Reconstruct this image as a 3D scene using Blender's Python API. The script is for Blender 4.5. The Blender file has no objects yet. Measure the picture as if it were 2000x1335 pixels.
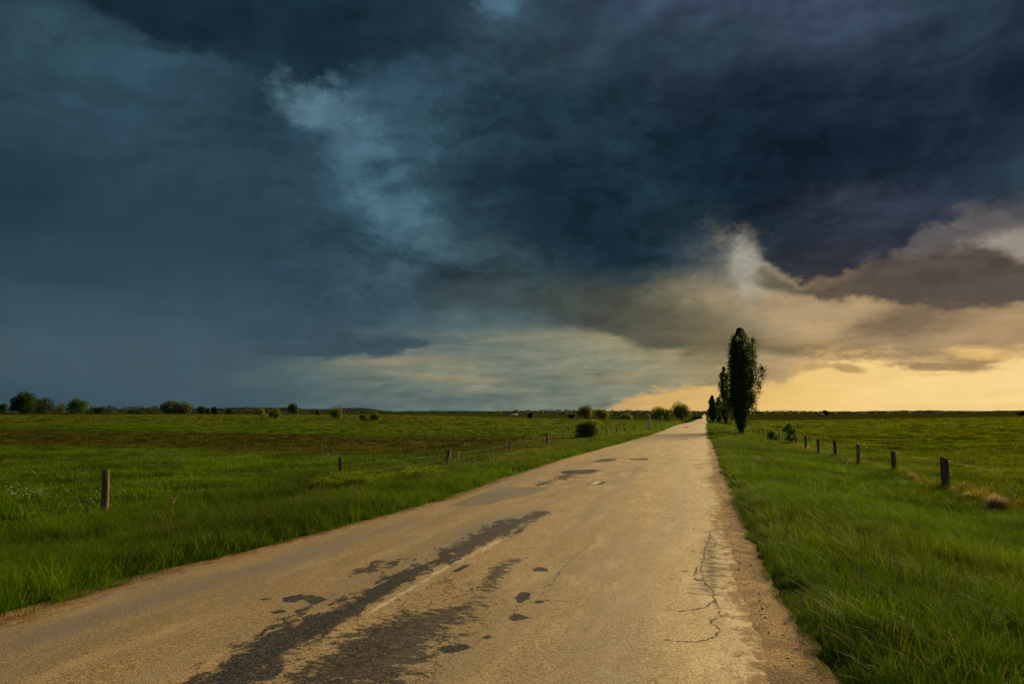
import bpy, math, random
import numpy as np
from mathutils import Vector, Matrix

random.seed(7)
RNG = np.random.default_rng(7)
S = bpy.context.scene
COL = S.collection
PI = math.pi

# ------------------------------------------------------------------ camera
F = 1333.0                       # focal length in pixels of the 2000 px photograph
HOR = 804.0                      # row of the horizon
PITCH = math.atan((HOR - 667.5) / F)
YAW = math.atan(378.0 / (F / math.cos(PITCH)))
CAM = np.array([0.0, 0.0, 1.65])
cd = bpy.data.cameras.new('camera')
cam = bpy.data.objects.new('camera', cd)
COL.objects.link(cam)
cd.sensor_width = 36.0
cd.lens = F / 2000.0 * 36.0
cd.clip_start = 0.05
cd.clip_end = 30000
cam.location = CAM
cam.rotation_euler = (PI / 2 + PITCH, 0, YAW)
S.camera = cam
FWD = np.array([-math.sin(YAW) * math.cos(PITCH), math.cos(YAW) * math.cos(PITCH), math.sin(PITCH)])
RGT = np.array([math.cos(YAW), math.sin(YAW), 0.0])
UPV = np.cross(RGT, FWD)


def pdir(px, py):
    d = FWD + RGT * ((px - 1000.0) / F) + UPV * ((667.5 - py) / F)
    return d / np.linalg.norm(d)


def azel(px, py):
    d = pdir(px, py)
    return math.degrees(math.atan2(d[0], d[1])), math.degrees(math.asin(d[2]))


def azel2px(az, el):
    a, e = math.radians(az), math.radians(el)
    d = np.array([math.sin(a) * math.cos(e), math.cos(a) * math.cos(e), math.sin(e)])
    w = d @ FWD
    if w < 0.15:
        w = 0.15
    return 1000.0 + F * (d @ RGT) / w, 667.5 - F * (d @ UPV) / w


# ------------------------------------------------------------------ terrain
PY = np.array([-400, 0, 25, 40, 68, 117, 150, 190, 260, 560, 1200, 9000], float)
PZ = np.array([0, 0, 0, -.17, -.42, -.52, -.8, -1.2, -1.9, -3.6, -4.5, -4.5], float)
XLY = np.array([-400, 4, 6, 8.4, 12.7, 17, 24, 40, 9000], float)
XLX = np.array([-5.45, -5.45, -5.45, -5.05, -4.72, -4.88, -4.82, -4.78, -4.8], float)
XRY = np.array([-400, 4, 6, 7.6, 11, 14, 29, 60, 9000], float)
XRX = np.array([.40, .40, .36, .24, .19, .18, .18, .15, .1], float)
GWY = np.array([-400, 4, 6, 8, 12, 23, 60, 9000], float)      # width of the gravel shoulder
GWX = np.array([.36, .33, .28, .26, .22, .13, .10, .1], float)


def sstep(x, a, b):
    t = np.clip((x - a) / (b - a), 0, 1)
    return t * t * (3 - 2 * t)


def vhash(ix, iy, seed=0):
    h = (ix * 374761393 + iy * 668265263 + seed * 1442695041) & 0xFFFFFFFF
    h = ((h ^ (h >> 13)) * 1274126177) & 0xFFFFFFFF
    return ((h ^ (h >> 16)) & 0xFFFF) / 65535.0


def vnoise(x, y, seed=0):
    x = np.asarray(x, float); y = np.asarray(y, float)
    ix = np.floor(x).astype(np.int64); iy = np.floor(y).astype(np.int64)
    fx = x - ix; fy = y - iy
    fx = fx * fx * (3 - 2 * fx); fy = fy * fy * (3 - 2 * fy)
    a = vhash(ix, iy, seed); b = vhash(ix + 1, iy, seed)
    c = vhash(ix, iy + 1, seed); d = vhash(ix + 1, iy + 1, seed)
    return (a * (1 - fx) + b * fx) * (1 - fy) + (c * (1 - fx) + d * fx) * fy


def fbm(x, y, seed=0, oct=4):
    s = 0; a = .5
    for k in range(oct):
        s = s + a * vnoise(x, y, seed + k * 17); x = x * 2.03; y = y * 2.03; a *= .5
    return s / (1 - .5 ** oct)


def xl(Y): return np.interp(Y, XLY, XLX)
def xr(Y): return np.interp(Y, XRY, XRX)
def gw(Y): return np.interp(Y, GWY, GWX)


def along(X, Y):
    """rise and fall along the road, fading out into the flat plain on both sides"""
    w = 1 - sstep(np.abs(X + 2.5), 25, 25 + .35 * np.maximum(Y, 0) + 40)
    return np.interp(Y, PY, PZ) * w


def road_z(X, Y):
    c = .5 * (xl(Y) + xr(Y))
    return along(X, Y) + .035 - .005 * (X - c) ** 2 + .012 * (fbm(X * .5, Y * .25, 3) - .5)


def ground_z(X, Y):
    X = np.asarray(X, float); Y = np.asarray(Y, float)
    dl = xl(Y) - X
    dr = X - (xr(Y) + gw(Y) * .6)
    off = np.where(dl > 0, -.06 - .44 * sstep(dl, .4, 5.5), np.where(dr > 0, -.06 - .42 * sstep(dr, .5, 5.5), -.07))
    bump = (fbm(X * .35, Y * .35, 11) - .5) * .22 + (fbm(X * .06, Y * .06, 12) - .5) * .35
    far = sstep(np.maximum(dl, dr), .4, 4)
    return along(X, Y) + off + bump * far * np.exp(-np.hypot(X, Y) / 220.0) * 1.0


def gp(px, py, z=None):
    """the point of the ground that a pixel of the photograph shows"""
    d = pdir(px, py)
    if d[2] > -.0006:
        d = d.copy(); d[2] = -.0006
    t = 1.5 / -d[2]
    lo, hi = 0.5, 9000.0
    ts = np.geomspace(2.0, 9000.0, 3000)
    P = CAM[None, :] + ts[:, None] * d[None, :]
    gz = ground_z(P[:, 0], P[:, 1]) if z is None else z(P[:, 0], P[:, 1])
    k = np.argmax(P[:, 2] < gz)
    return P[k] if P[k, 2] < gz[k] else P[-1]


def gr(px, py):
    p = gp(px, py, lambda X, Y: along(X, Y) + .02)
    return p


def depth(p): return float((np.asarray(p) - CAM) @ FWD)


# ------------------------------------------------------------------ helpers
def tag(o, label=None, cat=None, group=None, kind=None):
    if label: o['label'] = label
    if cat: o['category'] = cat
    if group: o['group'] = group
    if kind: o['kind'] = kind
    return o


def link(name, me, parent=None, loc=(0, 0, 0)):
    o = bpy.data.objects.new(name, me)
    COL.objects.link(o)
    o.location = loc
    if parent: o.parent = parent
    return o


def mesh(name, V, Fs, mat, attrs=None, smooth=False, fattr=None):
    """V (n,3); Fs (m,3) or (m,4) or a list of such arrays; attrs: point floats or colours"""
    if not isinstance(Fs, list): Fs = [Fs]
    me = bpy.data.meshes.new(name)
    V = np.asarray(V, np.float32)
    me.vertices.add(len(V))
    me.vertices.foreach_set('co', V.ravel())
    loops = np.concatenate([np.asarray(f, np.int32).ravel() for f in Fs])
    tot = np.concatenate([np.full(len(f), np.asarray(f).shape[1], np.int32) for f in Fs])
    me.loops.add(len(loops))
    me.loops.foreach_set('vertex_index', loops)
    me.polygons.add(len(tot))
    st = np.zeros(len(tot), np.int32); st[1:] = np.cumsum(tot)[:-1]
    me.polygons.foreach_set('loop_start', st)
    try: me.polygons.foreach_set('loop_total', tot)
    except Exception: pass
    if smooth:
        me.polygons.foreach_set('use_smooth', np.ones(len(tot), bool))
    me.update(calc_edges=True)
    for k, a in (attrs or {}).items():
        a = np.asarray(a, np.float32)
        if a.ndim == 1:
            at = me.attributes.new(k, 'FLOAT', 'POINT'); at.data.foreach_set('value', a)
        elif a.shape[1] == 3:
            at = me.attributes.new(k, 'FLOAT_VECTOR', 'POINT'); at.data.foreach_set('vector', a.ravel())
    if mat: me.materials.append(mat)
    return me


def tube(pts, rads, n=6, cap=True):
    pts = np.asarray(pts, float); m = len(pts)
    V = []; 
    t = np.gradient(pts, axis=0); t /= np.linalg.norm(t, axis=1)[:, None] + 1e-9
    ref = np.array([0., 0, 1]) if abs(t[0][2]) < .8 else np.array([1., 0, 0])
    for i in range(m):
        a = np.cross(t[i], ref); a /= np.linalg.norm(a) + 1e-9
        b = np.cross(t[i], a)
        for k in range(n):
            w = 2 * PI * k / n
            V.append(pts[i] + rads[i] * (a * math.cos(w) + b * math.sin(w)))
    Q = []
    for i in range(m - 1):
        for k in range(n):
            k2 = (k + 1) % n
            Q.append((i * n + k, i * n + k2, (i + 1) * n + k2, (i + 1) * n + k))
    V.append(pts[0]); V.append(pts[-1])
    T = []
    for k in range(n):
        k2 = (k + 1) % n
        T.append((m * n, k2, k)); T.append((m * n + 1, (m - 1) * n + k, (m - 1) * n + k2))
    return np.array(V), np.array(Q, int), np.array(T, int)


class MB:
    def __init__(s): s.V = []; s.Q = []; s.T = []; s.n = 0
    def add(s, V, Q=None, T=None):
        s.V.append(np.asarray(V, float))
        if Q is not None and len(Q): s.Q.append(np.asarray(Q, int) + s.n)
        if T is not None and len(T): s.T.append(np.asarray(T, int) + s.n)
        s.n += len(V)
    def tube(s, pts, r, n=6): s.add(*tube(pts, r, n))
    def box(s, c, d, R=None):
        v = np.array([[x, y, z] for x in (-.5, .5) for y in (-.5, .5) for z in (-.5, .5)]) * np.asarray(d, float)
        if R is not None: v = v @ np.asarray(R).T
        s.add(v + np.asarray(c, float), [(0, 1, 3, 2), (4, 6, 7, 5), (0, 4, 5, 1), (2, 3, 7, 6), (0, 2, 6, 4), (1, 5, 7, 3)])
    def mesh(s, name, mat, smooth=False, attrs=None):
        fs = []
        if s.Q: fs.append(np.concatenate(s.Q))
        if s.T: fs.append(np.concatenate(s.T))
        return mesh(name, np.concatenate(s.V), fs, mat, attrs, smooth)


# ------------------------------------------------------------------ node helpers
class NT:
    def __init__(s, tree): s.t = tree; s.N = tree.nodes; s.L = tree.links
    def new(s, typ, **kw):
        n = s.N.new(typ)
        for k, v in kw.items(): setattr(n, k, v)
        return n
    def put(s, sock, v):
        if v is None: return
        if isinstance(v, bpy.types.NodeSocket): s.L.new(v, sock)
        else: sock.default_value = v
    def math(s, op, a, b=None, c=None, clamp=False):
        n = s.new('ShaderNodeMath', operation=op, use_clamp=clamp)
        s.put(n.inputs[0], a); s.put(n.inputs[1], b); s.put(n.inputs[2], c)
        return n.outputs[0]
    def vmath(s, op, a, b=None):
        n = s.new('ShaderNodeVectorMath', operation=op)
        s.put(n.inputs[0], a); s.put(n.inputs[1], b)
        return n.outputs['Value'] if op in ('DOT_PRODUCT', 'LENGTH', 'DISTANCE') else n.outputs[0]
    def scale(s, a, f):
        n = s.new('ShaderNodeVectorMath', operation='SCALE'); s.put(n.inputs[0], a); s.put(n.inputs[3], f); return n.outputs[0]
    def mr(s, v, a, b, c=0., d=1., mode='SMOOTHSTEP'):
        n = s.new('ShaderNodeMapRange', interpolation_type=mode, clamp=True)
        s.put(n.inputs[0], v); s.put(n.inputs[1], a); s.put(n.inputs[2], b); s.put(n.inputs[3], c); s.put(n.inputs[4], d)
        return n.outputs[0]
    def mix(s, f, a, b, mode='MIX'):
        n = s.new('ShaderNodeMix', data_type='RGBA', blend_type=mode, clamp_factor=True)
        s.put(n.inputs[0], f); s.put(n.inputs[6], rgba(a)); s.put(n.inputs[7], rgba(b))
        return n.outputs[2]
    def noise(s, vec, scale, detail=4., rough=.55, dist=0., out='Fac', dims='3D'):
        n = s.new('ShaderNodeTexNoise', noise_dimensions=dims)
        s.put(n.inputs['Vector'], vec); n.inputs['Scale'].default_value = scale
        n.inputs['Detail'].default_value = detail; n.inputs['Roughness'].default_value = rough
        n.inputs['Distortion'].default_value = dist
        return n.outputs[out]
    def ramp(s, fac, stops, interp='LINEAR'):
        n = s.new('ShaderNodeValToRGB'); cr = n.color_ramp; cr.interpolation = interp
        els = cr.elements
        while len(els) > 1: els.remove(els[-1])
        els[0].position = stops[0][0]; els[0].color = rgba(stops[0][1])
        for p, c in stops[1:]:
            e = els.new(p); e.color = rgba(c)
        s.put(n.inputs[0], fac)
        return n.outputs[0]
    def comb(s, x, y, z):
        n = s.new('ShaderNodeCombineXYZ'); s.put(n.inputs[0], x); s.put(n.inputs[1], y); s.put(n.inputs[2], z); return n.outputs[0]
    def sep(s, v):
        n = s.new('ShaderNodeSeparateXYZ'); s.put(n.inputs[0], v); return n.outputs
    def attr(s, name, typ='GEOMETRY', out='Fac'):
        n = s.new('ShaderNodeAttribute', attribute_type=typ, attribute_name=name); return n.outputs[out]
    def pos(s): return s.new('ShaderNodeNewGeometry').outputs['Position']


def rgba(c):
    if isinstance(c, (tuple, list, np.ndarray)):
        c = [float(x) for x in c]
        return tuple(c) + (1.0,) if len(c) == 3 else tuple(c)
    return c


def lin(c):
    c = np.asarray(c, float) / 255.0
    return np.where(c <= .04045, c / 12.92, ((c + .055) / 1.055) ** 2.4)


def mat(name):
    m = bpy.data.materials.new(name); m.use_nodes = True
    t = NT(m.node_tree); t.N.clear()
    out = t.new('ShaderNodeOutputMaterial')
    return m, t, out


def principled(t, out, col, rough=.8, spec=.3, normal=None, metal=0.):
    b = t.new('ShaderNodeBsdfPrincipled')
    t.put(b.inputs['Base Color'], rgba(col)); t.put(b.inputs['Roughness'], rough)
    t.put(b.inputs['Specular IOR Level'], spec); t.put(b.inputs['Metallic'], metal)
    if normal is not None: t.L.new(normal, b.inputs['Normal'])
    t.L.new(b.outputs[0], out.inputs[0])
    return b


def bump(t, h, strength=.5, dist=.01):
    b = t.new('ShaderNodeBump'); b.inputs['Strength'].default_value = strength
    b.inputs['Distance'].default_value = dist
    t.L.new(h, b.inputs['Height']); return b.outputs[0]
# ------------------------------------------------------------------ sun and sky
SUN_AZ, SUN_EL, SUN_STRENGTH, SUN_ANGLE = 23.0, 16.0, 5.0, 24.0
SKY_CLEAR = 0.07                 # strength of the clear-sky texture behind the storm
STORM = 0.65

sl = bpy.data.lights.new('sun', 'SUN')
sl.energy = SUN_STRENGTH; sl.angle = math.radians(SUN_ANGLE); sl.color = (1.0, .73, .34)
so = bpy.data.objects.new('sun', sl); COL.objects.link(so)
sd = Vector((math.sin(math.radians(SUN_AZ)) * math.cos(math.radians(SUN_EL)),
             math.cos(math.radians(SUN_AZ)) * math.cos(math.radians(SUN_EL)), math.sin(math.radians(SUN_EL))))
so.rotation_euler = sd.to_track_quat('Z', 'Y').to_euler()
so.location = sd * 400

W = bpy.data.worlds.new('World'); S.world = W; W.use_nodes = True
t = NT(W.node_tree); t.N.clear()
wout = t.new('ShaderNodeOutputWorld')
sky = t.new('ShaderNodeTexSky', sky_type='NISHITA', sun_disc=False)
sky.sun_elevation = math.radians(SUN_EL); sky.sun_rotation = math.radians(SUN_AZ)
sky.air_density = 1.0; sky.dust_density = 2.0

D = t.new('ShaderNodeTexCoord').outputs['Generated']
sx, sy, sz = t.sep(D)[:3]
AZ0, AZ1 = -62.0, 30.0
az_raw = t.math('MULTIPLY', t.math('ARCTAN2', sx, sy), 180 / PI)
el_raw = t.math('MULTIPLY', t.math('ARCSINE', t.math('MINIMUM', t.math('MAXIMUM', sz, -1.), 1.)), 180 / PI)
# billows: three sizes of turbulence, flattened towards the horizon as a cloud deck seen edge-on is
flat = t.comb(az_raw, t.math('MULTIPLY', el_raw, 1.7), 0.0)
flat2 = t.comb(az_raw, t.math('MULTIPLY', el_raw, 3.2), 4.0)
low = t.mr(el_raw, 2.0, 13.0)


def warp(vec, scale, detail, seed):
    v = t.vmath('ADD', vec, (seed * 13.1, seed * 7.7, seed * 3.3))
    c = t.noise(v, scale, detail + 2., .64, 0., 'Color')
    return t.vmath('SUBTRACT', c, (.5, .5, .5))


w1 = t.scale(warp(flat, .10, 6., 1), 6.0)
w2 = t.scale(warp(flat2, .16, 5., 2), 3.2)
wx1, wy1, wz1 = t.sep(w1)[:3]
wx2, wy2, wz2 = t.sep(w2)[:3]
calm = t.math('SUBTRACT', 1.0, t.math('MULTIPLY', t.mr(az_raw, -24., -40.), t.mr(el_raw, 21., 13.)))
mixn = lambda a, b: t.math('ADD', t.math('MULTIPLY', a, low), t.math('MULTIPLY', b, t.math('SUBTRACT', 1.0, low)))
az = t.math('ADD', az_raw, t.math('MULTIPLY', calm, mixn(wx1, wx2)))
el = t.math('ADD', el_raw, t.math('MULTIPLY', calm, mixn(t.math('MULTIPLY', wy1, .62), t.math('MULTIPLY', wy2, .16))))
fine = t.noise(flat, .34, 7., .60)
fine_low = t.noise(t.comb(az_raw, t.math('MULTIPLY', el_raw, 4.0), 9.0), .30, 6., .58)
lump = t.math('SUBTRACT', mixn(fine, fine_low), .5)
softlump = t.math('MULTIPLY', lump, t.math('MULTIPLY_ADD', calm, .75, .25))

# relief: billows are lit from the bright gap low on the right
def billow(off):
    p = t.vmath('ADD', t.comb(az, t.math('MULTIPLY', el, 1.6), 51.0), off)
    return t.noise(p, .17, 6., .54, .15)


lit_side = t.math('SUBTRACT', billow((0., 0., 0.)), billow((.8, -1.1, 0.)))
lit_side = t.math('MULTIPLY', lit_side, t.math('MULTIPLY_ADD', calm, .85, .15))
def billow2(off):
    p = t.vmath('ADD', t.comb(az, t.math('MULTIPLY', el, 3.4), 77.0), off)
    return t.noise(p, .22, 4., .5, .1)


lit_low = t.math('MULTIPLY', t.math('SUBTRACT', billow2((0., 0., 0.)), billow2((.5, -.8, 0.))), calm)
# colours of the storm, by direction
GX = [0, 100, 200, 300, 400, 500, 600, 700, 800, 900, 1000, 1100, 1200, 1300, 1400, 1500, 1600, 1700, 1800, 1900, 2000]
PAL = dict(a=(19, 33, 46), b=(24, 42, 54), c=(32, 53, 65), d=(42, 63, 75), e=(51, 76, 89), f=(62, 94, 110), g=(78, 112, 128),
           h=(25, 38, 52), i=(34, 47, 62), j=(46, 62, 77), k=(58, 71, 91), l=(78, 86, 102), m=(46, 62, 68), n=(58, 72, 74),
           o=(68, 74, 68), p=(86, 86, 74), q=(104, 100, 82), A=(58, 60, 68), B=(74, 70, 68), C=(84, 76, 70), D=(100, 90, 78),
           E=(122, 106, 88), F=(150, 128, 98), G=(172, 146, 108), H=(196, 166, 122), I=(46, 70, 84), J=(57, 80, 92), K=(65, 86, 96),
           L=(78, 98, 102), M=(92, 108, 105), N=(110, 120, 108), O=(128, 131, 112), Q=(148, 143, 114), R=(168, 156, 110),
           S=(150, 134, 96), T=(130, 112, 82), U=(205, 168, 108), V=(226, 186, 112), W=(240, 204, 126), X=(246, 212, 140))
ROWS = [
    (0,   'cdbbbbbccjfjjkkkkkjji'),
    (50,  'dedbbbbbcmjjkkjkkkkji'),
    (100, 'deedcbbbcmjjjjjjjjiih'),
    (150, 'ddeddcbbcccmjiihhhhha'),
    (200, 'dddedcdfeccccihhhhiih'),
    (250, 'cddddceffeddcbbhhhhii'),
    (300, 'ccddddefeccbcbaaaahii'),
    (350, 'ccdddddfecbbcbbaaahij'),
    (400, 'ccddddeffdcbbcbaahhij'),
    (450, 'ddddddddfecbbbchahkll'),
    (500, 'IIIIIIIeeemcbcnhhAlEE'),
    (540, 'IIIIIIIJJmmmmnpABCCCD'),
    (580, 'JJJJJJIJJnnnoopEFDCCD'),
    (620, 'JJJJJJJJKLLnooqSGFTSG'),
    (650, 'KKKKKJJKLLNOQpqSGFTSG'),
    (680, 'KKKKKKKLLMNOQRSTTSGHG'),
    (710, 'KKKKKKMNOONOOQSGHHHSU'),
    (740, 'KKKKKLLMNONNNQSGGUUUU'),
    (770, 'JJKKKKLMMMNNOOQSUUUUU'),
    (806, 'JJJKKKLLMMNNNOQSUUUUU')]
RY = np.array([r[0] for r in ROWS], float)
GRID = np.array([[lin(PAL[ch]) for ch in r[1]] for r in ROWS])


def sky_px(px, py):
    px = min(max(px, 0), 2000); py = min(max(py, 0), 806)
    c = np.array([np.interp(px, GX, GRID[k, :, i]) for k in range(len(ROWS)) for i in range(3)]).reshape(len(ROWS), 3)
    return np.array([np.interp(py, RY, c[:, i]) for i in range(3)])


NS = 32
azs = np.linspace(-54, 22, NS)
fac_az = t.math('DIVIDE', t.math('SUBTRACT', az, AZ0), AZ1 - AZ0)
fac_raw = t.math('DIVIDE', t.math('SUBTRACT', az_raw, AZ0), AZ1 - AZ0)
ELS = [0, .7, 1.5, 2.5, 3.6, 4.8, 6.2, 7.8, 9.5, 11.3, 13.2, 15.2, 17.3, 19.5, 22, 25, 28, 31.5, 35]
col = None
for k, e in enumerate(ELS):
    stops = [((a - AZ0) / (AZ1 - AZ0), sky_px(*azel2px(a, e))) for a in azs]
    c = t.ramp(fac_az, stops)
    col = c if col is None else t.mix(t.mr(el, ELS[k - 1], e), col, c)
# soft lumps inside the deck
col = t.mix(1.0, col, t.ramp(t.math('ADD', t.math('MULTIPLY', softlump, 1.2), .5),
                             [(0, (.72, .73, .75)), (.5, (1, 1, 1)), (1, (1.34, 1.33, 1.31))]), 'MULTIPLY')
col0 = col


def curve(pts):
    """elevation of an outline as a function of azimuth, from points of the outline"""
    q = sorted(azel(*p) for p in pts)
    xs = [a for a, e in q]; ys = [e for a, e in q]
    g = np.linspace(xs[0], xs[-1], 30)
    st = [((a - AZ0) / (AZ1 - AZ0), (np.interp(a, xs, ys) / 45.0,) * 3) for a in g]
    return t.math('MULTIPLY', t.ramp(fac_raw, st), 45.0)


def arange_mask(x0, x1, y, soft=3.0):
    a0 = azel(x0, y)[0]; a1 = azel(x1, y)[0]
    jit = t.math('MULTIPLY', lump, 4.0)
    a = t.math('ADD', az_raw, jit)
    return t.math('MULTIPLY', t.mr(a, a0 - soft / 2, a0 + soft / 2), t.mr(a, a1 - soft / 2, a1 + soft / 2, 1., 0.))


def colors(pts, y):
    q = sorted(((azel(x, y)[0] - AZ0) / (AZ1 - AZ0), lin(c)) for x, c in pts)
    return t.ramp(fac_az, q)


def body(col, top, bottom, rgb, yc, soft_top, soft_bot, amp_top, amp_bot, op=1.0, x=None, nz=None, sx_=3.0):
    """a cloud (or a gap) between two outlines; the noise rags them"""
    n = nz if nz is not None else lump
    m = None
    if bottom is not None:
        b = t.math('ADD', curve(bottom), t.math('MULTIPLY', n, amp_bot))
        d = t.math('SUBTRACT', el_raw, b)
        m = t.mr(d, -soft_bot, soft_bot)
    if top is not None:
        b = t.math('ADD', curve(top), t.math('MULTIPLY', n, amp_top))
        d = t.math('SUBTRACT', b, el_raw)
        m2 = t.mr(d, -soft_top, soft_top)
        m = m2 if m is None else t.math('MULTIPLY', m, m2)
    if x: m = t.math('MULTIPLY', m, arange_mask(x[0], x[1], yc, sx_))
    m = t.math('MULTIPLY', m, op)
    return t.mix(m, col, colors(rgb, yc))


def puff(col, c, r, rot, rgb, soft=.5, amp=1.2, op=1.0, nz=None):
    """one cloud puff or gap: an ellipse on the sky dome with a ragged rim"""
    a0, e0 = azel(*c)
    k = math.cos(math.radians(e0))
    rx, ry = r[0] / F * 180 / PI, r[1] / F * 180 / PI
    dx = t.math('MULTIPLY', t.math('SUBTRACT', az_raw, a0), k)
    dy = t.math('SUBTRACT', el_raw, e0)
    cr, sr = math.cos(math.radians(rot)), math.sin(math.radians(rot))
    u = t.math('ADD', t.math('MULTIPLY', dx, cr / rx), t.math('MULTIPLY', dy, sr / rx))
    v = t.math('ADD', t.math('MULTIPLY', dx, -sr / ry), t.math('MULTIPLY', dy, cr / ry))
    d = t.math('SQRT', t.math('ADD', t.math('MULTIPLY', u, u), t.math('MULTIPLY', v, v)))
    d = t.math('ADD', d, t.math('MULTIPLY', nz if nz is not None else lump, amp))
    m = t.math('MULTIPLY', t.mr(d, 1 - soft, 1 + soft, 1., 0.), op)
    return t.mix(m, col, lin(rgb))


rag_low = t.math('SUBTRACT', t.noise(t.comb(az_raw, t.math('MULTIPLY', el_raw, 2.6), 17.0), .85, 8., .64), .5)
ragged = t.math('SUBTRACT', t.noise(t.comb(az_raw, t.math('MULTIPLY', el_raw, 1.4), 31.0), .62, 8., .62), .5)
for c, r, rot, rgb, op in [((190, 95), (130, 60), 25, (52, 80, 92), .6), ((330, 165), (170, 60), 28, (50, 76, 92), .6), ((300, 300), (260, 120), 0, (47, 71, 86), .5)]:
    col = puff(col, c, r, rot, rgb, .9, 1.2, op)
# -- high dark arm sweeping down from the upper left
col = body(col, None, [(60, -60), (165, 0), (230, 50), (330, 92), (440, 112), (540, 150), (600, 205), (650, 200), (700, 165), (800, 130), (900, 150), (1000, 175)],
           [(60, (24, 42, 54)), (400, (24, 42, 55)), (640, (24, 44, 56)), (860, (32, 52, 64)), (1000, (44, 62, 76))], 120, 1, .55, 0, 2.4,
           .95, (90, 900), nz=ragged, sx_=9)
col = puff(col, (520, 205), (75, 75), 20, (36, 58, 72), .8, 1.6, .85)
# -- torn bright gap
for c, r, rot, rgb, op in [((790, 175), (150, 42), 14, (58, 86, 104), .55), ((636, 226), (78, 34), -24, (90, 122, 137), .95), ((705, 285), (95, 46), -48, (74, 106, 122), .85),
                           ((745, 375), (70, 46), -60, (76, 110, 126), .8), ((800, 430), (90, 34), -34, (78, 112, 126), .75), ((930, 490), (120, 34), -14, (66, 88, 94), .4)]:
    col = puff(col, c, r, rot, rgb, .75, 2.2, op, ragged)
for c, r, rot, rgb, op in [((735, 335), (34, 24), 30, (48, 76, 92), .8), ((765, 368), (26, 16), 0, (48, 76, 92), .7), ((612, 268), (40, 18), 20, (46, 72, 88), .7)]:
    col = puff(col, c, r, rot, rgb, .7, 2.6, op, ragged)
col = puff(col, (975, 5), (34, 22), 0, (78, 110, 132), .7, 2.4, .8, ragged)
# -- pale cloud behind, right of the road
col = body(col, [(1180, 640), (1300, 570), (1400, 540), (1500, 520), (1600, 520), (1720, 470), (1850, 440), (2000, 440)], [(1180, 676), (1300, 690), (1500, 700), (1700, 712), (2000, 730)],
           [(1250, (80, 84, 74)), (1360, (118, 111, 88)), (1450, (166, 150, 116)), (1600, (198, 166, 118)), (1750, (160, 135, 102)), (2000, (172, 142, 104))],
           570, 2.0, 1.2, 3.2, 2.2, .8, (1260, 2600), sx_=5)
for c, r, rot, rgb, op in [((1340, 605), (110, 62), 20, (122, 115, 92), .8), ((1440, 575), (74, 96), 12, (148, 138, 113), .95), ((1530, 600), (120, 40), -10, (170, 146, 110), .85),
                           ((1456, 522), (34, 58), 10, (162, 158, 144), .85)]:
    col = puff(col, c, r, rot, rgb, .62, 1.5, op, ragged)
col = puff(col, (1690, 425), (90, 40), -12, (66, 76, 92), .8, 1.8, .8, ragged)
col = puff(col, (1850, 470), (160, 40), 4, (92, 92, 98), .8, 1.8, .8, ragged)
col = puff(col, (1985, 478), (60, 20), -10, (150, 140, 130), .6, 1.8, .9, ragged)
# -- navy base with its crisp lower rim
col = body(col, [(1440, 430), (1560, 400), (1700, 380), (1900, 340)], [(1470, 480), (1500, 515), (1560, 556), (1620, 548), (1700, 520), (1760, 490), (1800, 440), (1860, 436), (1900, 400)],
           [(1450, (30, 44, 58)), (1600, (38, 44, 56)), (1750, (44, 52, 66)), (1900, (46, 56, 74))], 480, 3.5, .5, 3, 2.6, .94, (1462, 1880), nz=ragged, sx_=2.2)
col = body(col, [(1200, 430), (1440, 430)], [(1240, 480), (1300, 520), (1360, 545), (1425, 545), (1440, 480)],
           [(1240, (34, 54, 66)), (1420, (50, 64, 74))], 480, 3, 1.6, 3, 3.6, .75, (1250, 1428), nz=ragged, sx_=2.2)
# -- grey brown cloud below it
col = body(col, [(1480, 520), (1560, 560), (1640, 545), (1720, 500), (1800, 500), (1860, 490), (1920, 478), (1960, 490), (2000, 515), (2100, 520)],
           [(1470, 555), (1540, 575), (1620, 583), (1700, 580), (1780, 597), (1860, 608), (1920, 600), (2000, 590), (2200, 600)],
           [(1470, (112, 104, 88)), (1560, (96, 86, 74)), (1700, (84, 75, 67)), (1850, (80, 72, 66)), (2000, (84, 75, 68))], 560, .55, .32, 2.0, 1.5, .96,
           (1466, 2600), nz=ragged, sx_=2.0)
# -- streaky bright veil under the shelf
veil = t.math('SUBTRACT', t.noise(t.comb(az_raw, t.math('MULTIPLY', el_raw, 7.0), 2.0), .14, 6., .56), .5)
vm = t.math('MULTIPLY', t.mr(veil, -.02, .16), t.math('MULTIPLY', t.mr(el_raw, .6, 2.2), t.mr(el_raw, 5.6, 7.4, 1., 0.)))
vm = t.math('MULTIPLY', vm, arange_mask(660, 1560, 700, 14))
col = t.mix(t.math('MULTIPLY', vm, .42), col, colors([(620, (104, 114, 108)), (800, (142, 138, 114)), (1100, (158, 150, 118)), (1300, (176, 154, 108)), (1500, (190, 158, 104))], 700))
# -- long olive shelf
col = body(col, [(940, 590), (1000, 560), (1100, 560), (1250, 570), (1400, 622), (1500, 660), (1600, 672), (1800, 690)],
           [(940, 590), (1030, 602), (1130, 636), (1200, 655), (1260, 680), (1340, 684), (1420, 690), (1500, 688), (1600, 698), (1700, 706), (1800, 706)],
           [(950, (72, 88, 90)), (1080, (68, 77, 72)), (1200, (78, 80, 70)), (1350, (92, 88, 70)), (1450, (110, 98, 72)), (1550, (116, 100, 74)), (1700, (140, 118, 82)), (1800, (150, 126, 88))],
           660, 1.2, .38, 2.0, 1.6, .9, (1030, 1790), nz=lump, sx_=9)
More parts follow.
